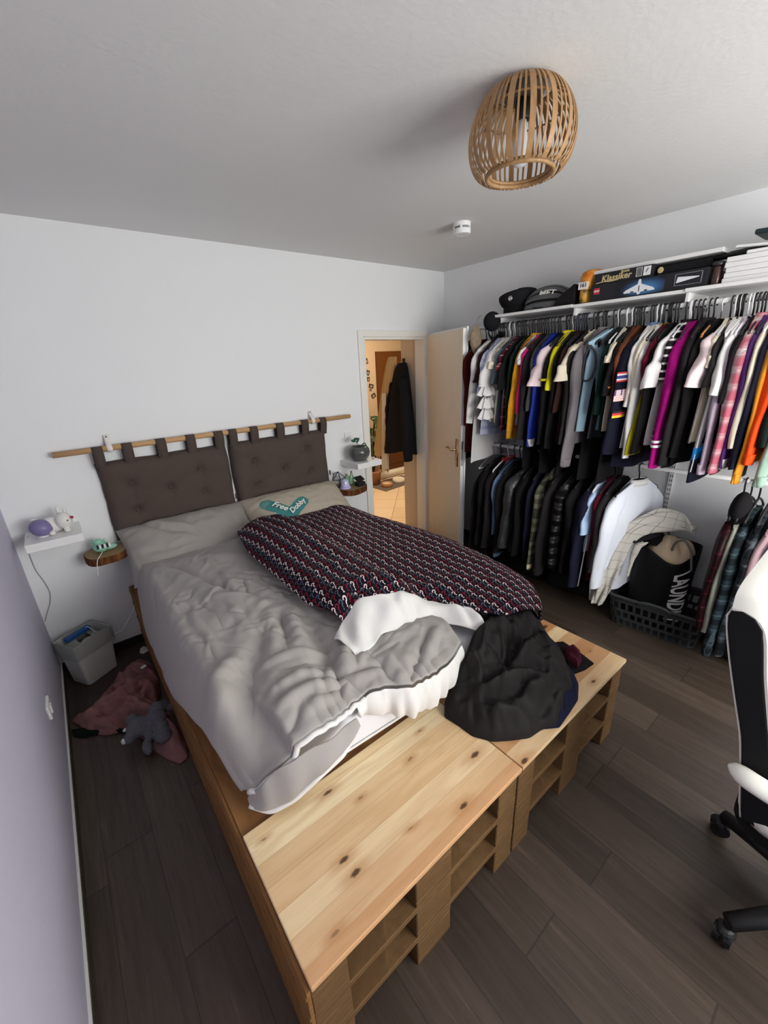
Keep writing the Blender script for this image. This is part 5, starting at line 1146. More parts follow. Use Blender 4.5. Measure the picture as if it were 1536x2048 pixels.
# pink sweater on the floor
M_pink = knit('mauve_knit', srgb(146,104,102), 160)
sw = [(-3.440,-.533),(-3.405,-.60),(-3.385,-.68),(-3.302,-.766),(-3.206,-.815),(-3.16,-.92),(-3.127,-1.039),(-3.09,-1.13),(-3.049,-1.197),(-3.01,-1.185),(-2.997,-1.12),(-2.998,-.998),(-3.014,-.817),(-3.050,-.712),(-3.012,-.622),(-2.999,-.47),(-3.008,-.3),(-3.058,-.213),(-3.135,-.254),(-3.226,-.355),(-3.303,-.45),(-3.34,-.53),(-3.392,-.525)]
heap('sweater', M_pink, [(x, y, .002) for x, y in sw], .07, [(p, a*1.7, w*.8) for p, a, w in [([(-3.40,-.56),(-3.25,-.60),(-3.12,-.58),(-3.05,-.52)], .022, .04), ([(-3.30,-.66),(-3.18,-.66),(-3.10,-.70)], -.030, .03), ([(-3.25,-.73),(-3.12,-.78),(-3.05,-.86)], .024, .03),
      ([(-3.22,-.42),(-3.12,-.40),(-3.05,-.42)], .02, .03), ([(-3.2,-.5),(-3.1,-.47),(-3.06,-.44)], -.022, .02), ([(-3.13,-.32),(-3.06,-.36),(-3.03,-.45)], .02, .025), ([(-3.05,-.62),(-3.10,-.68),(-3.14,-.72)], .024, .03), ([(-3.33,-.60),(-3.28,-.68)], -.02, .02),
      ([(-3.08,-.60),(-3.12,-.64)], -.035, .025)]+rcreases((-3.3,-3.02,-1.1,-.3), 26, 2.2, 31, amp=(.014,.028), w=(.016,.028), ln=(.12,.3))+[([(-3.2,-.55),(-3.1,-.6)], .02, .03), ([(-3.07,-.9),(-3.05,-1.0),(-3.03,-1.12)], .014, .04)]], 45, 'mauve knitted sweater lying rumpled on the floor beside the bed', 'sweater', cen=(-3.12,-.66,.002), prof=.5, nz=.03, fine=.006, na=220)
tag(obj('label_tag', MB().obox((-3.055,-.435,.088), (.03,.022,.003), .5), M_white), 'small white label lying on the mauve sweater', 'label')
heap('tissue', M_sheet2, [(-3.03,-.165,.002),(-2.995,-.155,.002),(-2.992,-.115,.002),(-3.01,-.085,.002),(-3.035,-.10,.002),(-3.045,-.14,.002)], .022, [([(-3.03,-.14),(-3.0,-.11)], -.01, .01)], 55, 'crumpled white tissue on the floor against the bed', 'tissue', na=60, nr=14)
heap('sock', cloth('dark_green_sock', srgb(18,32,28), .95), [(-3.44,-.60,.002),(-3.435,-.66,.002),(-3.40,-.70,.002),(-3.33,-.735,.002),(-3.24,-.80,.002),(-3.20,-.835,.002),(-3.21,-.80,.002),(-3.30,-.72,.002),(-3.38,-.64,.002)], .02, [], 65, 'dark green sock under the edge of the mauve sweater', 'sock', na=80, nr=14)
# plush toy
t = thing('plush_toy', 'grey plush animal with round ears lying on the mauve sweater', 'toy', (-3.10,-.93,.045))
mp = Mat('grey_plush', 1.0, .05, srgb(104,105,112)); x, y, z = mp.coords(); nn = mp.noise(mp.vec(x,y,z), 130, 3); mp.color(mp.mix(nn, srgb(84,85,92), srgb(128,129,136))); mp.bump(nn, .9, .01)
b = MB(); zz = .090
for c_, r_ in (((-3.155,-.925,zz),(.062,.052,.045)), ((-3.085,-.930,zz),(.055,.048,.045)), ((-3.062,-.872,zz+.010),(.046,.040,.036)), ((-3.176,-.850,zz),(.034,.032,.026)), ((-3.030,-.850,zz-.004),(.024,.040,.024)), ((-3.004,-.882,zz-.010),(.030,.020,.020)),
              ((-3.075,-1.035,zz-.022),(.040,.046,.036)), ((-3.150,-1.040,zz-.040),(.024,.048,.024)), ((-3.070,-.985,zz-.010),(.034,.036,.032)), ((-3.125,-.985,zz-.02),(.026,.036,.028)), ((-3.205,-.955,zz-.012),(.030,.028,.028))):
    b.ellipsoid(c_, r_, nu=18, nv=12)
o = obj('body', b, mp.m, t, smooth=True); d = o.modifiers.new('r', 'REMESH'); d.mode = 'VOXEL'; d.voxel_size = .006; d.use_smooth_shade = True
obj('muzzle', MB().ellipsoid((-3.232,-.960,zz-.010), (.012,.014,.014), nu=12, nv=8).ellipsoid((-3.215,-.905,zz+.004), (.012,.008,.008), nu=12, nv=8), M_sheet2, t, smooth=True)

# ------------------------------------------------------------------ laundry basket and bag
bk = Vector((-.255,-2.225,0)); brz = math.radians(8)
t = thing('laundry_basket', 'dark grey plastic laundry basket with slotted sides on the floor', 'basket', bk, brz)
mk = plain('dark_grey_plastic', (.035,.038,.04), .4)
def bring(k, z): return [(x, y, z) for x, y in rounded_rect(-.205*k, .205*k, -.275*k, .275*k, .06*k, 7)]
b = MB()
# slotted walls: a lattice of bars around the tapering sides
lev = [(.86,.012),(.885,.055),(.90,.075),(.925,.115),(.935,.135),(.965,.185),(.985,.215)]
def ringpts(k, z, n=120):
    r0 = bring(k, z); r0 = np.array(r0+r0[:1]); d = np.r_[0, np.cumsum(np.linalg.norm(np.diff(r0, axis=0), axis=1))]
    tt = np.linspace(0, d[-1], n, endpoint=False); return np.stack([np.interp(tt, d, r0[:,q]) for q in range(3)], 1)
R_ = [ringpts(k, z) for k, z in lev]
for a, c_ in ((0,1),(2,3),(4,5)): pass
def wallquads(r0, r1, keep):
    for i in range(120):
        if keep(i):
            j = (i+1) % 120; b.add([r0[i], r0[j], r1[j], r1[i]], [(0,1,2,3)])
for q in range(6):
    slot = q in (1, 3) or q == 4
    if q in (1, 3): wallquads(R_[q], R_[q+1], (lambda i: True))
    elif q in (2,): wallquads(R_[q], R_[q+1], (lambda i: i % 3 == 0))
    elif q == 4: wallquads(R_[q], R_[q+1], (lambda i: (i+1) % 3 == 0))
    elif q == 0: wallquads(R_[q], R_[q+1], (lambda i: i % 3 == 1))
    else: wallquads(R_[q], R_[q+1], (lambda i: True))
obj('side_wall', b, mk, t, local=True, solid=.0035)
obj('floor_panel', MB().prism([(x, y) for x, y, _ in bring(.86,0)], .004, .014), mk, t, local=True)
obj('rim', MB().tube([(x, y, z) for x, y, z in bring(1.005,.226)], .012, 8, closed=True), mk, t, local=True, smooth=True)
for s_ in (-1, 1): obj('handle', MB().tube(resample([(s_*.212,-.09,.222),(s_*.216,-.06,.243),(s_*.216,.06,.243),(s_*.212,.09,.222)], 14).tolist(), .012, 8), mk, t, local=True, smooth=True)
# the bag
M_bag = cloth('black_nylon_bag', (.012,.012,.013), .55, .15); bx, by = -.245, -.2185*10
bx, by = -.235, -2.200
def bagP(a, s):
    """a: angle, s: height 0..1"""
    k = 1+.05*math.sin(3*a+4*s)+.03*math.sin(7*a-5*s); rx, ry = lerp(.125, .135, s), lerp(.155, .165, s)
    ca, sa = math.cos(a), math.sin(a); p = 2.6
    rr = (abs(ca)**p+abs(sa)**p)**(-1/p); dip = .075*max(0, math.cos(a-PI-.45))**4
    return (bx+ca*rr*rx*k, by+sa*rr*ry*k, .020+s*(.565-dip))
t = thing('laundry_bag', 'black laundry bag with large white lettering standing in the basket', 'bag', (bx, by, .02))
P = np.array([[bagP(a, s) for s in np.linspace(0, 1, 30)] for a in np.linspace(0, 2*PI, 80, endpoint=False)]); obj('bag', MB().grid(P, cu=True), M_bag, t, smooth=True, solid=.004)
obj('bag_bottom', MB().lathe([(.11,.018),(.11,.024)], (bx,by,0), 24), M_bag, t)
a0 = PI+.42   # the face that looks into the room
def bagtxt(x, y, h):
    # the word runs downwards: text x -> down the bag, text y -> across
    s = .50-x*.60/.565; a = PI+.80+y/.19
    p = np.array(bagP(a, s)); q = np.array(bagP(a, s))-np.array([bx, by, p[2]]); q /= np.linalg.norm(q); return tuple(p+q*(.004+h))
obj('lettering', text_mb('LAUNDRY', .145, bagtxt, bold=.004, spacing=1.0, fine=2), plain('white_letters', (.95,.95,.95), .7), t)
for hx_, hy_ in ((-.10,-.10), (.10,.08)):
    obj('handle', MB().tube(resample([(bx+hx_-.03,by+hy_-.075,.50),(bx+hx_-.03,by+hy_-.055,.62),(bx+hx_,by+hy_,.675),(bx+hx_+.03,by+hy_+.05,.63),(bx+hx_+.03,by+hy_+.07,.50)], 26).tolist(), .007, 8), plain('grey_webbing', (.14,.14,.14), .7), t, smooth=True)
# what is in the bag
M_grid = plaid('white_window_check', srgb(206,202,192), [(.5,.02,srgb(96,96,92),.75)], 16, 16)
heap('shirt', cloth('sand_cloth', srgb(214,192,160), .9, .08), [(bx+math.cos(a)*.118, by-.02+math.sin(a)*.135, .50-.03*math.cos(a-PI)) for a in np.linspace(0, 2*PI, 22, endpoint=False)], .12, [([(bx-.08,by-.1),(bx,by-.06),(bx+.08,by-.02)], -.03, .02), ([(bx-.07,by-.03),(bx+.02,by+.02)], .025, .025), ([(bx-.1,by-.06),(bx-.02,by-.02)], -.02, .015)], 75, 'sand coloured cloth filling the top of the laundry bag', 'clothes', na=90, nr=24, nz=.02)
heap('trousers', black, [(bx+.01+math.cos(a)*.09, by+.10+math.sin(a)*.095, .575+.02*math.sin(a)) for a in np.linspace(0, 2*PI, 18, endpoint=False)], .085, [([(bx-.06,by+.06),(bx+.03,by+.12)], -.03, .02), ([(bx-.03,by+.14),(bx+.05,by+.08)], .02, .02)], 85, 'black cloth stuffed in the back of the laundry bag', 'clothes', na=80, nr=20, nz=.03)
# white checked shirt thrown over the bag, hanging down outside
A_ = [(-.36,-2.335,.735),(-.31,-2.27,.80),(-.27,-2.20,.815),(-.28,-2.12,.80),(-.33,-2.04,.735),(-.38,-1.965,.685),(-.41,-1.905,.62),(-.43,-1.865,.52),(-.44,-1.855,.38),(-.455,-1.85,.24),(-.465,-1.862,.115)]
B_ = [(-.30,-2.345,.695),(-.30,-2.285,.715),(-.31,-2.20,.685),(-.34,-2.13,.665),(-.375,-2.085,.640),(-.405,-2.045,.585),(-.43,-2.035,.50),(-.445,-2.022,.42),(-.465,-2.012,.34),(-.475,-1.995,.24),(-.485,-1.955,.118)]
a_ = resample(A_, 90); b_ = resample(B_, 90); rows = []; nn = np.arange(90)
for k in range(34):
    s = k/33; off = .030*math.sin(PI*s)+.012*np.sin(s*14+nn*.09)+.007*np.sin(s*25-nn*.16)
    wv = lerp(a_, b_, s); hang = np.clip((.62-wv[:,2])/.3, 0, 1)
    rows.append(wv+np.stack([-off*hang, 0*nn, off*(1-hang)], -1))
ob = obj('shirt', MB().grid(np.array(rows).transpose(1,0,2)), M_grid, None, smooth=True, solid=.005); tag(ob, 'white shirt with thin dark window check thrown over the laundry bag', 'shirt')
# its dark lining side and the flap over the bag front
c_ = resample([(-.345,-2.075,.60),(-.385,-2.055,.585),(-.405,-2.05,.50),(-.425,-2.06,.42),(-.435,-2.06,.36)], 40); d_ = resample([(-.36,-2.125,.600),(-.392,-2.105,.580),(-.412,-2.085,.50),(-.43,-2.075,.42),(-.44,-2.075,.37)], 40)
rows = [lerp(c_, d_, k/9)+np.stack([-.012*math.sin(PI*k/9)+0*c_[:,0], 0*c_[:,0], .004*np.sin(np.arange(40)*.5+k)], -1) for k in range(10)]
obj('button_placket', MB().grid(np.array(rows).transpose(1,0,2)), M_grid, ob, smooth=True, solid=.004)
heap('vest', black2, [(-.40,-2.06,.585),(-.33,-2.13,.62),(-.25,-2.16,.63),(-.22,-2.10,.66),(-.25,-2.04,.665),(-.32,-2.0,.64),(-.40,-1.98,.60)], .045, [([(-.36,-2.08),(-.28,-2.06)], -.02, .02)], 95, 'charcoal cloth bundled under the white checked shirt', 'clothes', na=70, nr=18, nz=.02)
tag(obj('backpack', MB().obox((-.20,-1.62,.14), (.30,.34,.26), .1), cloth('black_bag', (.010,.010,.011), .8), bevel=.06, seg=4, smooth=True), 'black bag on the floor under the hanging dark clothes', 'bag')
tag(obj('suitcase', MB().obox((-.21,-1.12,.17), (.26,.55,.33), -.05), cloth('black_bag', (.010,.010,.011), .8), bevel=.05, seg=4, smooth=True), 'black suitcase on the floor behind the door, under the black jackets', 'suitcase')
tag(obj('storage_bag', MB().obox((-.24,-2.80,.13), (.34,.42,.24), -.1), cloth('black_bag', (.010,.010,.011), .8), bevel=.06, seg=4, smooth=True), 'black bag on the floor under the checked shirts near the chair', 'bag')

# ------------------------------------------------------------------ things on the wardrobe shelves
SZ = 2.046
t = thing('peaked_cap', 'black uniform cap with a silver badge on the left shelf', 'cap', (-.20,-.94,SZ)); M_felt = cloth('black_felt', (.012,.012,.014), .9)
obj('band', MB().lathe([(.098,0),(.100,.004),(.100,.045),(.097,.05)], (-.20,-.94,SZ), 32), M_felt, t, smooth=True)
P = []
for i in range(40):
    a = 2*PI*i/40; row = []
    for s in np.linspace(0, 1, 12):
        r_ = .098+.040*math.sin(PI*min(1, s*1.05))**.7 if s < .7 else lerp(.127, .0, ((s-.7)/.3)**1.5); z = .044+.105*math.sin(PI/2*min(1, s*1.06))+.026*s*math.cos(a-PI*1.5)
        row.append((-.20+r_*math.cos(a), -.94+r_*math.sin(a), SZ+z))
    P.append(row)
obj('crown', MB().grid(np.array(P), cu=True), M_felt, t, smooth=True)
obj('peak', MB().grid(np.array([[(-.20+(.098+.030*k)*math.cos(a), -.94+(.098+.030*k)*math.sin(a), SZ+.012-.006*k+.02*(1-abs(math.cos(a-PI*1.15)))*0) for k in (0,.5,1)] for a in np.linspace(PI*.95, PI*1.35, 16)])), plain('patent_black', (.012,.012,.012), .2), t, smooth=True, solid=.003)
obj('badge', MB().ellipsoid((-.332,-.965,SZ+.098), (.006,.018,.018), nu=14, nv=8), M_steel, t, smooth=True)
tag(obj('hand_mirror', MB().ellipsoid((-.05,-.862,SZ+.155), (.008,.026,.030), nu=18, nv=10).tube([(-.05,-.862,SZ), (-.05,-.862,SZ+.13)], .006, 8), M_black, smooth=True), 'small round black badge on a stem standing behind the black cap', 'badge')
t = thing('bicycle_helmet', 'dark grey bicycle helmet with white lettering on the left shelf', 'helmet', (-.21,-1.20,SZ)); M_hel = plain('helmet_grey', (.10,.105,.11), .35)
def helP(a, b, k=1.0): # a along the length (y), b across
    return (-.21-.095*k*math.cos(a)*0-.100*k*math.sin(b)*math.cos(a)**.0*max(.05, math.cos(a*.92))**.5, -1.20-.150*k*math.sin(a), SZ+.015+.130*k*math.cos(b)*max(.0, math.cos(a*.95))**.55)
for q in range(7):
    b0 = -1.35+q*.45; b1 = b0+.30
    P = np.array([[helP(a, b_, 1+.03*math.sin(PI*(b_-b0)/(b1-b0))) for b_ in np.linspace(b0, b1, 6)] for a in np.linspace(-1.5, 1.5, 26)])
    obj('rib', MB().grid(P), M_hel, t, smooth=True, solid=.012)
obj('inner_shell', MB().grid(np.array([[helP(a, b_, .90) for b_ in np.linspace(-1.5, 1.5, 20)] for a in np.linspace(-1.45, 1.45, 24)])), M_black, t, smooth=True, solid=.01)
obj('lettering', text_mb('MET', .060, lambda x, y, h: tuple(np.array(helP(.20+x/.15, .93-y/.12, 1.075))), bold=.002, fine=2), M_print, t)
obj('strap', MB().tube(resample([(-.29,-1.12,SZ+.03),(-.325,-1.16,SZ+.012),(-.31,-1.24,SZ+.008),(-.28,-1.30,SZ+.03)], 20).tolist(), .005, 6), M_black, t, smooth=True)
t = tag(obj('visor_cap', MB().add([(-.33,-1.315,SZ),(-.33,-1.448,SZ),(-.12,-1.448,SZ),(-.12,-1.315,SZ),(-.30,-1.445,SZ+.115),(-.14,-1.445,SZ+.115),(-.31,-1.33,SZ+.035),(-.14,-1.33,SZ+.035)], [(3,2,1,0),(0,1,4,6),(6,4,5,7),(3,7,5,2),(1,2,5,4),(0,6,7,3)]) and None or MB().prism([(-1.30,SZ),(-1.447,SZ),(-1.447,SZ+.118),(-1.43,SZ+.118),(-1.32,SZ+.045)], -.33, -.13, T=lambda p: Vector((p.z, p.x, p.y))), cloth('black_pouch', (.012,.011,.011), .7), bevel=.006), 'black wedge shaped pouch between the helmet and the orange bag', 'pouch')
t = thing('orange_bag', 'orange printed bag with a white label, standing left of the long black box', 'bag', (-.24,-1.498,SZ))
mo = Mat('orange_pack', .4, .3); x, y, z = mo.coords(); nn = mo.noise(mo.vec(x*14,y*14,z*14), 1, 3); lo_ = z.lt(.075)
mo.color(mo.mix(lo_, mo.mix(nn.sstep(.35,.6), srgb(196,104,24), srgb(232,166,60)), mo.mix(nn.sstep(.42,.55), srgb(206,158,60), srgb(70,58,34)))); mo.bump(nn, .5, .01)
obj('bag', MB().grid(np.array([[(-.23+.105*math.cos(a)*k, -1.500+(.046+.03*max(0,(zz-.10)/.09))*math.sin(a)*k-.01*max(0,(zz-.10)/.09), SZ+zz) for zz, k in ((0,.92),(.004,1),(.06,1.02),(.11,1.0),(.15,.98),(.175,.85),(.19,.5),(.194,.05))] for a in np.linspace(0, 2*PI, 36, endpoint=False)]), cu=True), mo.m, t, smooth=True)
lb_ = MB(); lb_.box((-.338,-1.530,SZ+.078), (-.334,-1.470,SZ+.118)); obj('label', lb_, M_white, t)
obj('label_number', text_mb('161', .030, lambda x, y, h: (-.3385-h, -1.500-x, SZ+.100+y), bold=.001), M_black, t)
def boxtext(x0, y0, z0): return lambda x, y, h: (x0-.0012-h, y0-x, z0+y)
t = thing('model_box', 'long black box with a white delta wing aircraft picture on the middle shelf', 'box', (-.19,-1.855,SZ)); M_bxk = plain('black_card', (.014,.014,.018), .4)
obj('carton', MB().box((-.335,-2.150,SZ), (-.03,-1.552,SZ+.088)), M_bxk, t, bevel=.002)
mg_ = Mat('sky_print', .4, .3); x, y, z = mg_.coords(); d_ = vlen(y*.9, (z-.035)*2.2); mg_.color(mg_.mix(d_.sstep(.02,.125), srgb(70,120,170), (.014,.014,.018))); 
obj('picture', MB().box((-.3358,-1.955,SZ+.004), (-.3350,-1.700,SZ+.086)), mg_.m, t)
pl_ = [(.0,.040),(.006,.036),(.010,.014),(.070,-.010),(.082,-.020),(.078,-.026),(.012,-.026),(.006,-.036),(0,-.040)]
pl2 = pl_+[(-x_, y_) for x_, y_ in pl_[::-1][1:-1]]
obj('aircraft', MB().prism([(-1.828-x_, SZ+.044+y_) for x_, y_ in pl2], -.3372, -.3359, T=lambda p: Vector((p.z, p.x, p.y))), plain('aircraft_white', (.80,.82,.84), .5), t)
obj('engine', MB().box((-.3380,-1.873,SZ+.019), (-.3371,-1.857,SZ+.025)).box((-.3380,-1.801,SZ+.019), (-.3371,-1.785,SZ+.025)).box((-.3380,-1.830,SZ+.020), (-.3371,-1.826,SZ+.05)), M_black, t)
obj('brand_square', MB().box((-.3362,-1.605,SZ+.038), (-.3351,-1.572,SZ+.071)), plain('logo_red', (.62,.03,.05), .4), t)
obj('lettering', text_mb('LEGO', .0135, boxtext(-.3362,-1.5885,SZ+.0545), bold=.0006), M_print, t)
fr = MB()
for a_, b2 in (((-2.125,.020),(-2.122,.076)), ((-2.005,.020),(-2.002,.076)), ((-2.125,.020),(-2.002,.022)), ((-2.125,.074),(-2.002,.076))): fr.box((-.3360,a_[0],SZ+a_[1]), (-.3350,b2[0],SZ+b2[1]))
obj('frame_line', fr, plain('line_grey', (.3,.3,.32), .5), t)
obj('wing_picture', MB().prism([(-2.010,SZ+.033),(-2.112,SZ+.050),(-2.112,SZ+.054),(-2.015,SZ+.062)], -.3362, -.3351, T=lambda p: Vector((p.z, p.x, p.y))), plain('aircraft_white', (.80,.82,.84), .5), t)
M_gold = plain('gold_print', (.62,.52,.26), .5)
t = thing('game_box', 'flat black game box with gold lettering lying on the long black box', 'box', (-.19,-1.73,SZ+.089))
obj('carton', MB().box((-.325,-1.885,SZ+.089), (-.06,-1.560,SZ+.150)), M_bxk, t, bevel=.002)
obj('lettering', text_mb('Klassiker', .046, boxtext(-.325,-1.688,SZ+.117), bold=.0012, shear=.12), M_gold, t)
l2 = text_mb('Spiele', .020, boxtext(-.325,-1.735,SZ+.141), bold=.0005, shear=.12); obj('lettering', l2, M_gold, t)
obj('lettering_flourish', MB().tube(resample([(-.3265,-1.575,SZ+.098),(-.3265,-1.62,SZ+.103),(-.3265,-1.66,SZ+.098),(-.3265,-1.70,SZ+.102)], 16).tolist(), .0025, 6), M_gold, t)
pp_ = MB().box((-.3262,-1.872,SZ+.099), (-.3252,-1.835,SZ+.144)); pp_.box((-.3262,-1.828,SZ+.099), (-.3252,-1.797,SZ+.144))
obj('price_label', pp_, M_white, t); bars_ = MB()
for k in range(9): bars_.box((-.3266,-1.826+k*.003,SZ+.101), (-.3261,-1.8245+k*.003+.0008*(k % 2),SZ+.142))
bars_.obox((-.3264,-1.853,SZ+.125), (.001,.004,.022), R=Matrix.Rotation(.5,3,'X')); obj('barcode', bars_, M_black, t)
t = thing('keyboard_bag', 'flat black sleeve lying right of the game box, under the white board', 'case', (-.19,-2.02,SZ+.089)); obj('sleeve', MB().box((-.30,-2.140,SZ+.089), (-.06,-1.890,SZ+.135)), M_felt, t, bevel=.01)
obj('flower_print', MB().ellipsoid((-.301,-1.912,SZ+.115), (.003,.016,.016), nu=10, nv=6), M_gold, t)
tag(obj('white_board', MB().obox((-.18,-1.860,SZ+.161), (.25,.65,.020)), M_white, bevel=.002), 'white board lying on top of the game box', 'board')
t = thing('copper_jar', 'dark copper jar with a lid between the black box and the white boxes', 'jar', (-.30,-2.178,SZ)); mc = plain('dark_copper', (.09,.055,.05), .25, .5, .7)
obj('jar', MB().lathe([(.022,0),(.0235,.004),(.0235,.080),(.020,.088)], (-.305,-2.178,SZ), 24), mc, t, smooth=True); obj('lid', MB().lathe([(.0265,.088),(.028,.092),(.028,.104),(.02,.108)], (-.305,-2.178,SZ), 24), M_darkm, t, smooth=True)
WB0 = None
for k, lab in enumerate(('lowest white flat box of the stack on the right shelf','second white flat box from the bottom of the stack on the right shelf','third white flat box from the bottom of the stack on the right shelf','fourth white flat box from the bottom of the stack on the right shelf','topmost white flat box of the stack on the right shelf')):
    o = obj('flat_box', MB().box((-.335+.002*(k % 2),-2.66,SZ+k*.0232), (-.03,-2.212-.004*(k % 3),SZ+k*.0232+.0222)), M_white, bevel=.0015); tag(o, lab, 'box', 'white flat boxes on the right shelf')
zt_ = SZ+5*.0232
tag(obj('charger', MB().obox((-.30,-2.325,zt_+.009), (.05,.085,.016), .1), M_white, bevel=.005), 'white adapter lying on the stack of white boxes', 'adapter')
t = thing('tripod', 'black folded tripod lying across the white boxes', 'tripod', (-.2,-2.3,zt_)); w = MB()
w.tube([(-.26,-2.10,zt_+.012),(-.25,-2.30,zt_+.030),(-.22,-2.62,zt_+.052)], .012, 10); w.tube([(-.22,-2.08,zt_+.012),(-.20,-2.62,zt_+.05)], .010, 10).tube([(-.24,-2.2,zt_+.03),(-.22,-2.62,zt_+.066)], .008, 10); obj('legs', w, M_black, t, smooth=True)
obj('centre_post', MB().tube([(-.245,-2.24,zt_+.024),(-.225,-2.36,zt_+.040)], .016, 12), M_darkm, t, smooth=True)
t = tag(obj('paper_roll', MB().obox((-.285,-2.40,zt_+.030), (.03,.34,.012), R=Matrix.Rotation(.09,3,'X') @ Matrix.Rotation(.04,3,'Z')), M_whitem, bevel=.003), 'white slat lying beside the tripod on the white boxes', 'slat')
tag(obj('tablet_case', MB().obox((-.18,-2.42,zt_+.088), (.22,.26,.022), R=Matrix.Rotation(.06,3,'X')), plain('dark_teal_plastic', (.015,.03,.035), .4), bevel=.006), 'dark flat case on top of the tripod at the frame edge', 'case')
# black cap hanging at the shelf end, beige hood over the red jacket
t = thing('baseball_cap', 'black cap hanging at the left end of the shelf beside the door', 'cap', (-.33,-.815,1.96)); 
b = MB().ellipsoid((-.335,-.818,2.005), (.075,.058,.070), nu=24, nv=14); obj('crown', b, M_felt, t, smooth=True)
obj('peak', MB().grid(np.array([[(-.335+(.060+.05*k)*math.cos(a), -.835-.03*k, 1.975+(.05+.035*k)*math.sin(a)-.03) for k in (0,.5,1)] for a in np.linspace(PI*1.05, PI*1.95, 14)])), M_felt, t, smooth=True, solid=.004)
obj('strap', MB().tube([(-.30,-.82,2.05),(-.26,-.835,2.035)], .006, 6), M_felt, t)
t = thing('fleece_hat', 'beige fleece hood with a string hanging over the dark red jacket', 'hat', (-.42,-.760,1.80)); mfl = Mat('beige_fleece', 1.0, .05, srgb(150,132,110)); x, y, z = mfl.coords(); nn = mfl.noise(mfl.vec(x,y,z), 60, 3); mfl.color(mfl.mix(nn, srgb(112,98,80), srgb(168,150,126))); mfl.bump(nn, .8, .01)
obj('hood', MB().grid(np.array([[(-.46+.060*k*math.cos(a), -.768+.030*k*math.sin(a), z_+.01*math.cos(2*a)) for z_, k in ((1.775,.12),(1.80,.55),(1.85,.95),(1.90,1.05),(1.94,.75),(1.97,.30),(1.985,.08))] for a in np.linspace(0, 2*PI, 26, endpoint=False)]), cu=True), mfl.m, t, smooth=True)
obj('string', MB().tube([(-.46,-.768,1.98),(-.45,-.77,2.02),(-.42,-.775,2.05)], .003, 6), mfl.m, t)

# ------------------------------------------------------------------ office chair
t = thing('office_chair', 'white and black office chair at the right edge of the frame', 'chair', (-1.62,-3.16,0)); M_lw = plain('white_leatherette', (.74,.73,.68), .42, .4); M_bf = cloth('black_chair_fabric', (.010,.010,.011), .8)
rear = [(-2.935,.46),(-2.927,.49),(-2.905,.61),(-2.881,.73),(-2.843,.85),(-2.813,.95),(-2.789,1.04),(-2.784,1.075)]
frnt = [(-3.02,.46),(-3.01,.50),(-2.975,.62),(-2.940,.73),(-2.905,.86),(-2.884,.94),(-2.870,1.01),(-2.857,1.066),(-2.837,1.092),(-2.810,1.102),(-2.788,1.095)]
x0, x1 = -1.85, -1.36
prof = resample(rear+frnt[::-1], 60)
core = MB().prism([(p[0], p[1]) for p in rear+frnt[::-1]], x0, x1, T=lambda p: Vector((p.z, p.x, p.y))); obj('back_core', core, M_bf, t, smooth=False, bevel=.004)
def pad_rows(line, th, yn):
    pass
fl_ = resample(frnt[::-1], 46); d = np.gradient(fl_, axis=0); nrm = np.stack([d[:,1], -d[:,0]], -1); nrm /= np.linalg.norm(nrm, axis=1)[:,None]+1e-9
if nrm[-10,0] > 0: nrm = -nrm
rows = []
NX = 28
for i in range(NX):
    u = -1+2*i/(NX-1); xx = lerp(x0+.002, x1-.002, i/(NX-1)); e = (1-abs(u)**6)**.5 if abs(u) < 1 else 0
    rows.append([(xx, p[0]+n_[0]*(.006+.046*e), p[1]+n_[1]*(.006+.046*e)) for p, n_ in zip(fl_, nrm)])
rows = np.array(rows); pb = MB().grid(rows); inner = np.array([[(r_[0][0], p[0], p[1]) for p in fl_] for r_ in rows]); pb.grid(inner, flip=True)
pb.grid(np.stack([rows[0], inner[0]], 0)); pb.grid(np.stack([rows[-1], inner[-1]], 0), flip=True); pb.grid(np.stack([rows[:,-1], inner[:,-1]], 1)); pb.grid(np.stack([rows[:,0], inner[:,0]], 1), flip=True)
obj('back_pad', pb, M_lw, t, smooth=True)
rr_ = resample(rear, 30); obj('rear_cover', MB().grid(np.array([[(lerp(x0+.004, x1-.004, i/8), p[0]+.003, p[1]) for p in rr_] for i in range(9)])), M_lw, t, smooth=True, solid=.004)
# seat
sp = rounded_rect(-.255, .255, -.25, .25, .09, 6); sc_ = Vector((-1.605,-3.16,0))
def seat_rings(L): 
    R2 = [[(sc_.x+x_*k, sc_.y+y_*k, z_) for x_, y_ in sp] for k, z_ in L]; f = lambda i: R2[i]; f.n = len(R2); return stack_rings(MB(), f)
obj('seat', seat_rings([(.92,.40),(1.0,.42),(1.0,.455)]), M_bf, t, smooth=False); obj('seat_pad', seat_rings([(.99,.456),(1.0,.475),(.95,.498),(.8,.505),(.3,.505)]), M_lw, t, smooth=True)
for s_, xa in ((-1,-1.895), (1,-1.315)):
    a = MB(); pts = resample([(xa+.02,-2.875,.640),(xa-.005,-2.93,.650),(xa-.02,-3.05,.652),(xa-.03,-3.17,.648)], 24); P = []
    for i, p in enumerate(pts):
        e = math.sqrt(max(.02, 1-max(0, 1-min(i, 23-i)/4.0)**2)); P.append([(p[0]+.036*e*math.cos(b_), p[1], p[2]+.016*e*math.sin(b_)) for b_ in np.linspace(0, 2*PI, 16, endpoint=False)])
    P = np.array(P); a.grid(P.transpose(1,0,2), cu=True); a.add(P[0].tolist()+P[-1].tolist(), [tuple(range(16)), tuple(range(31,15,-1))])
    ar = obj('armrest', a, M_lw, t, smooth=True); obj('bracket', MB().box((xa-.025,-3.09,.44), (xa+.005,-3.01,.636)).box((min(xa, xa-s_*.12)-.0,-3.09,.405), (max(xa, xa-s_*.12),-3.01,.44)), M_black, ar, bevel=.008)
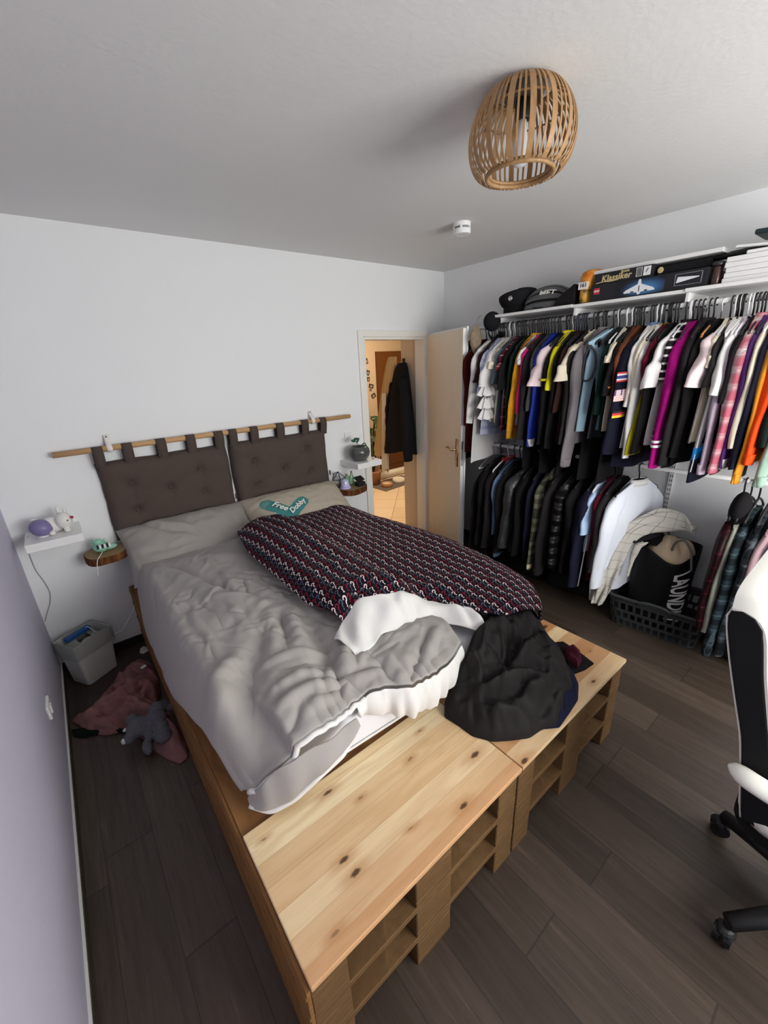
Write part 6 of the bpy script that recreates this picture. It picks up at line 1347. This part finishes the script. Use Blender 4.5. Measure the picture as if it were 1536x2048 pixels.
cc = Vector((-1.63,-3.19,0)); obj('gas_lift', MB().lathe([(.05,.10),(.05,.16),(.030,.17),(.030,.30),(.022,.31),(.022,.40)], cc, 20), M_black, t, smooth=True)
obj('mechanism', MB().box((cc.x-.10,cc.y-.09,.37), (cc.x+.10,cc.y+.09,.405)), M_black, t, bevel=.01)
obj('back_bracket', MB().prism([(-3.10,.40),(-2.93,.42),(-2.89,.62),(-2.91,.62),(-2.96,.46),(-3.10,.43)], -1.65, -1.56, T=lambda p: Vector((p.z, p.x, p.y))), M_black, t, bevel=.004)
a1 = math.atan2(-2.985-cc.y, -1.885-cc.x)
for k in range(5):
    a = a1+k*2*PI/5; e = cc+Vector((math.cos(a)*.325, math.sin(a)*.325, 0)); s = cc+Vector((math.cos(a)*.03, math.sin(a)*.03, 0))
    lg = MB(); pts = [Vector((s.x,s.y,.125)), Vector((lerp(s.x,e.x,.5),lerp(s.y,e.y,.5),.112)), Vector((e.x,e.y,.088))]; lg.tube([tuple(p) for p in pts], [.030,.026,.022], 10, flat=1.1)
    lo = obj('leg', lg, M_black, t, smooth=True); cs = MB(); px_, py_ = -math.sin(a+.6), math.cos(a+.6)
    for sgn in (-1, 1):
        c0 = e+Vector((px_*sgn*.014, py_*sgn*.014, .030)); cs.tube([tuple(c0+Vector((px_*-.009,py_*-.009,0))), tuple(c0+Vector((px_*.009,py_*.009,0)))], .030, 18)
    cs.tube([(e.x,e.y,.03), (e.x,e.y,.09)], .010, 8).ellipsoid((e.x,e.y,.048), (.028,.028,.022), nu=14, nv=8); obj('caster', cs, M_black, lo, smooth=False)

# ------------------------------------------------------------------ what is seen in the hall
for k, (zc, yc, s_) in enumerate(((1.62,.60,.07),(1.50,.645,.065),(1.79,.64,.05),(1.72,.645,.055))): pass
PH_ = [(.70,1.43,.085,.06,.25,'dark photo print, the highest in the gap by the door frame'), (.735,1.29,.08,.065,-.45,'tilted photo print above the plant'), (.652,1.62,.06,.07,.35,'small dark photo print high on the hall wall'), (.640,1.78,.045,.075,-.2,'narrow photo print, topmost on the hall wall'), (.655,1.53,.05,.06,.1,'small print with a dark top half on the hall wall'), (.685,1.375,.035,.035,.3,'tiny dark print between two larger photos')]
for xc, zc, w_, h_, rt, lab in PH_:
    t = thing('picture', lab, 'photo', (xc, 2.115, zc), group='photos on the hall wall'); R = Matrix.Rotation(rt, 3, 'Y')
    obj('paper', MB().obox((xc,2.118,zc), (w_,.002,h_), R=R), plain('photo_dark', (.035,.028,.024), .4), t); obj('motif', MB().obox((xc,2.1165,zc-.004), (w_*.45,.002,h_*.5), R=R), plain('photo_grey', (.28,.22,.16), .4), t)
t = thing('monstera', 'leafy green house plant standing in the hall behind the door frame', 'plant', (.50,1.90,0)); pc = Vector((.50,1.90,0))
obj('pot', MB().lathe([(.09,0),(.115,.20),(.12,.22),(.105,.22),(.10,.19)], pc, 24), plain('terracotta', (.32,.16,.09), .7), t, smooth=True); M_mon = plain('monstera_green', (.018,.045,.008), .4); rg = np.random.RandomState(3)
sm = MB()
for k in range(22):
    a = rg.rand()*6.28; h_ = .58+.022*k; r_ = .05+rg.rand()*.12; tip = Vector((pc.x+math.cos(a)*r_+.03, pc.y+math.sin(a)*r_-.03, h_)); sm.tube(resample([(pc.x,pc.y,.18), (pc.x+math.cos(a)*r_*.4,pc.y+math.sin(a)*r_*.4,h_*.7), tuple(tip)], 8).tolist(), .006, 6)
    R = Matrix.Rotation(a, 3, 'Z') @ Matrix.Rotation(.5+rg.rand()*.7, 3, 'Y'); L_ = .085+.03*rg.rand(); pts = []
    for q in range(34):
        b_ = 2*PI*q/34; rr = L_*(.62+.38*abs(math.cos(b_/2)))*(.42 if q % 4 == 0 and 4 < q < 30 else 1); pts.append(tip+R @ Vector((math.cos(b_)*rr*.8+.04, math.sin(b_)*rr*.7, -.10*(math.cos(b_)*.5)**2)))
    lf = MB(); lf.add([tuple(tip+R @ Vector((.03,0,.004)))]+[tuple(p) for p in pts], [(0,i+1,(i+1) % 34+1) for i in range(34)]); obj('leaf', lf, M_mon, t, solid=.002)
obj('stem', sm, M_mon, t, smooth=True)
tag(obj('feeding_mat', MB().prism([(.385,1.475),(1.15,1.56),(1.12,1.98),(.36,1.93)], .0, .006), plain('mat_brown', (.13,.10,.075), .8)), 'dark mat with feeding bowls on the hall tiles', 'mat')
for (xb, yb), r_, mm, lab in (((.56,1.665),.085,plain('copper_bowl', (.42,.20,.10), .45),'copper brown feeding bowl on the hall mat'), ((.84,1.72),.098,plain('cream_bowl', (.72,.68,.58), .35),'cream feeding bowl on the hall mat')):
    t = thing('bowl', lab, 'bowl', (xb,yb,.006), group='feeding bowls on the mat'); obj('bowl', MB().lathe([(r_*.95,0),(r_,.006),(r_*.96,.055),(r_*.90,.057),(r_*.82,.022),(.002,.018)], (xb,yb,.006), 30), mm, t, smooth=True); obj('food', MB().lathe([(r_*.83,.026),(r_*.87,.036)], (xb,yb,.006), 24), plain('food', (.66,.52,.32), .8), t)
# coats on the corner of the hall wall
hk = thing('coat_hook', 'black double coat hook on the hall wall carrying the coats', 'hook', (-.252,.30,1.74)); obj('plate', MB().box((-.256,.285,1.70), (-.2455,.315,1.78)), M_black, hk); obj('prong', MB().tube([(-.252,.30,1.72),(-.285,.30,1.715),(-.295,.30,1.745)], .005, 8), M_black, hk, smooth=True)
def hung(name, mat, label, top, w0, w1, zb, depth, yshift, seed, n=40, m_=24, arm=None):
    """a coat hanging from one point"""
    r = np.random.RandomState(seed); P = np.zeros((n, m_, 3)); ph = r.rand(3)*6
    for j in range(m_):
        s = j/(m_-1); w = lerp(w0, w1, s**.7); d_ = lerp(.025, depth, s**.5); cy = top[1]+yshift*s
        for i in range(n):
            a = 2*PI*i/n; k = 1+.12*math.sin(5*a+ph[0]+s)+.06*math.sin(9*a+ph[1]); P[i,j] = (min(top[0]-d_*.9+math.cos(a)*d_*k, -.247), cy+math.sin(a)*w*k, lerp(top[2], zb+.03*math.sin(2*a+ph[2]), s))
    t = thing(name, label, 'coat', (top[0],top[1],zb), group='coats hanging in the hall'); mb = MB().grid(P, cu=True); mb.add([tuple(p) for p in P[:,0]], [tuple(range(n))]); obj('body', mb, mat, t, smooth=True)
    if arm:
        for (pts, rr) in arm:
            q = resample(pts, 24); obj('sleeve', MB().tube([tuple(p) for p in q], [rr*(1+.08*math.sin(i*1.3)) for i in range(24)], 12, flat=.6), mat, t, smooth=True)
    return t
M_coat = cloth('black_coat', (.009,.009,.011), .8, .2); M_bge = cloth('beige_coat', srgb(186,158,116), .9, .08); M_crm = cloth('cream_coat', srgb(206,194,168), .9, .06)
hung('coat', M_coat, 'long black coat hanging in the hall beside the open door', (-.275,.27,1.74), .05, .235, .87, .085, .03, 4, arm=[([(-.36,.20,1.60),(-.40,.12,1.40),(-.41,.09,1.05),(-.40,.10,.80)], .055), ([(-.30,.40,1.55),(-.33,.46,1.3),(-.34,.46,.98)], .05)])
hung('coat', M_bge, 'beige coat hanging behind the black coat in the hall', (-.265,.43,1.80), .05, .15, .80, .06, .18, 6)
hung('hanging_scarf', M_crm, 'cream scarf hanging low beside the beige coat', (-.33,.50,1.45), .03, .05, .62, .03, .04, 8)
# ------------------------------------------------------------------ light and camera
wd = bpy.data.worlds.new('World'); S.world = wd; wd.use_nodes = True
bg = wd.node_tree.nodes['Background']; bg.inputs[0].default_value = (1.0,.995,.975,1); bg.inputs[1].default_value = 9.0
pl = bpy.data.lights.new('window_daylight', 'AREA'); pl.shape = 'RECTANGLE'; pl.size = WX1-WX0; pl.size_y = WZ1-WZ0; pl.cycles.is_portal = True
po = bpy.data.objects.new('window_daylight', pl); COL.objects.link(po); po.location = ((WX0+WX1)/2, YN-.02, (WZ0+WZ1)/2); po.rotation_euler = (PI/2, 0, 0)
hl = bpy.data.lights.new('hall_lamp', 'AREA'); hl.shape = 'DISK'; hl.size = .45; hl.energy = 34; hl.color = (1,.86,.68)
ho = bpy.data.objects.new('hall_lamp', hl); COL.objects.link(ho); ho.location = (.35, 1.1, H-.03)
cam = bpy.data.cameras.new('camera'); co = bpy.data.objects.new('camera', cam); COL.objects.link(co)
cam.sensor_fit = 'VERTICAL'; cam.sensor_height = 36; cam.lens = 818.0/2048*36; cam.clip_start = .05
yaw, pit, rol = .6626, -.3497, -.0461
f = Vector((math.sin(yaw)*math.cos(pit), math.cos(yaw)*math.cos(pit), math.sin(pit))); r = Vector((math.cos(yaw), -math.sin(yaw), 0)); u = r.cross(f)
r2 = r*math.cos(rol)+u*math.sin(rol); u2 = -r*math.sin(rol)+u*math.cos(rol)
co.matrix_world = Matrix(((r2.x,u2.x,-f.x,-3.1221),(r2.y,u2.y,-f.y,-2.9493),(r2.z,u2.z,-f.z,1.7479),(0,0,0,1)))
S.camera = co
S.view_settings.view_transform = 'Standard'; S.view_settings.look = 'None'; S.view_settings.gamma = 1; S.view_settings.exposure = 0.5
S.view_settings.use_curve_mapping = False
S.cycles.adaptive_threshold = .02; S.cycles.max_bounces = 8; S.cycles.diffuse_bounces = 5; S.cycles.glossy_bounces = 3; S.cycles.transmission_bounces = 8; S.cycles.transparent_max_bounces = 8
S.cycles.sample_clamp_indirect = 8
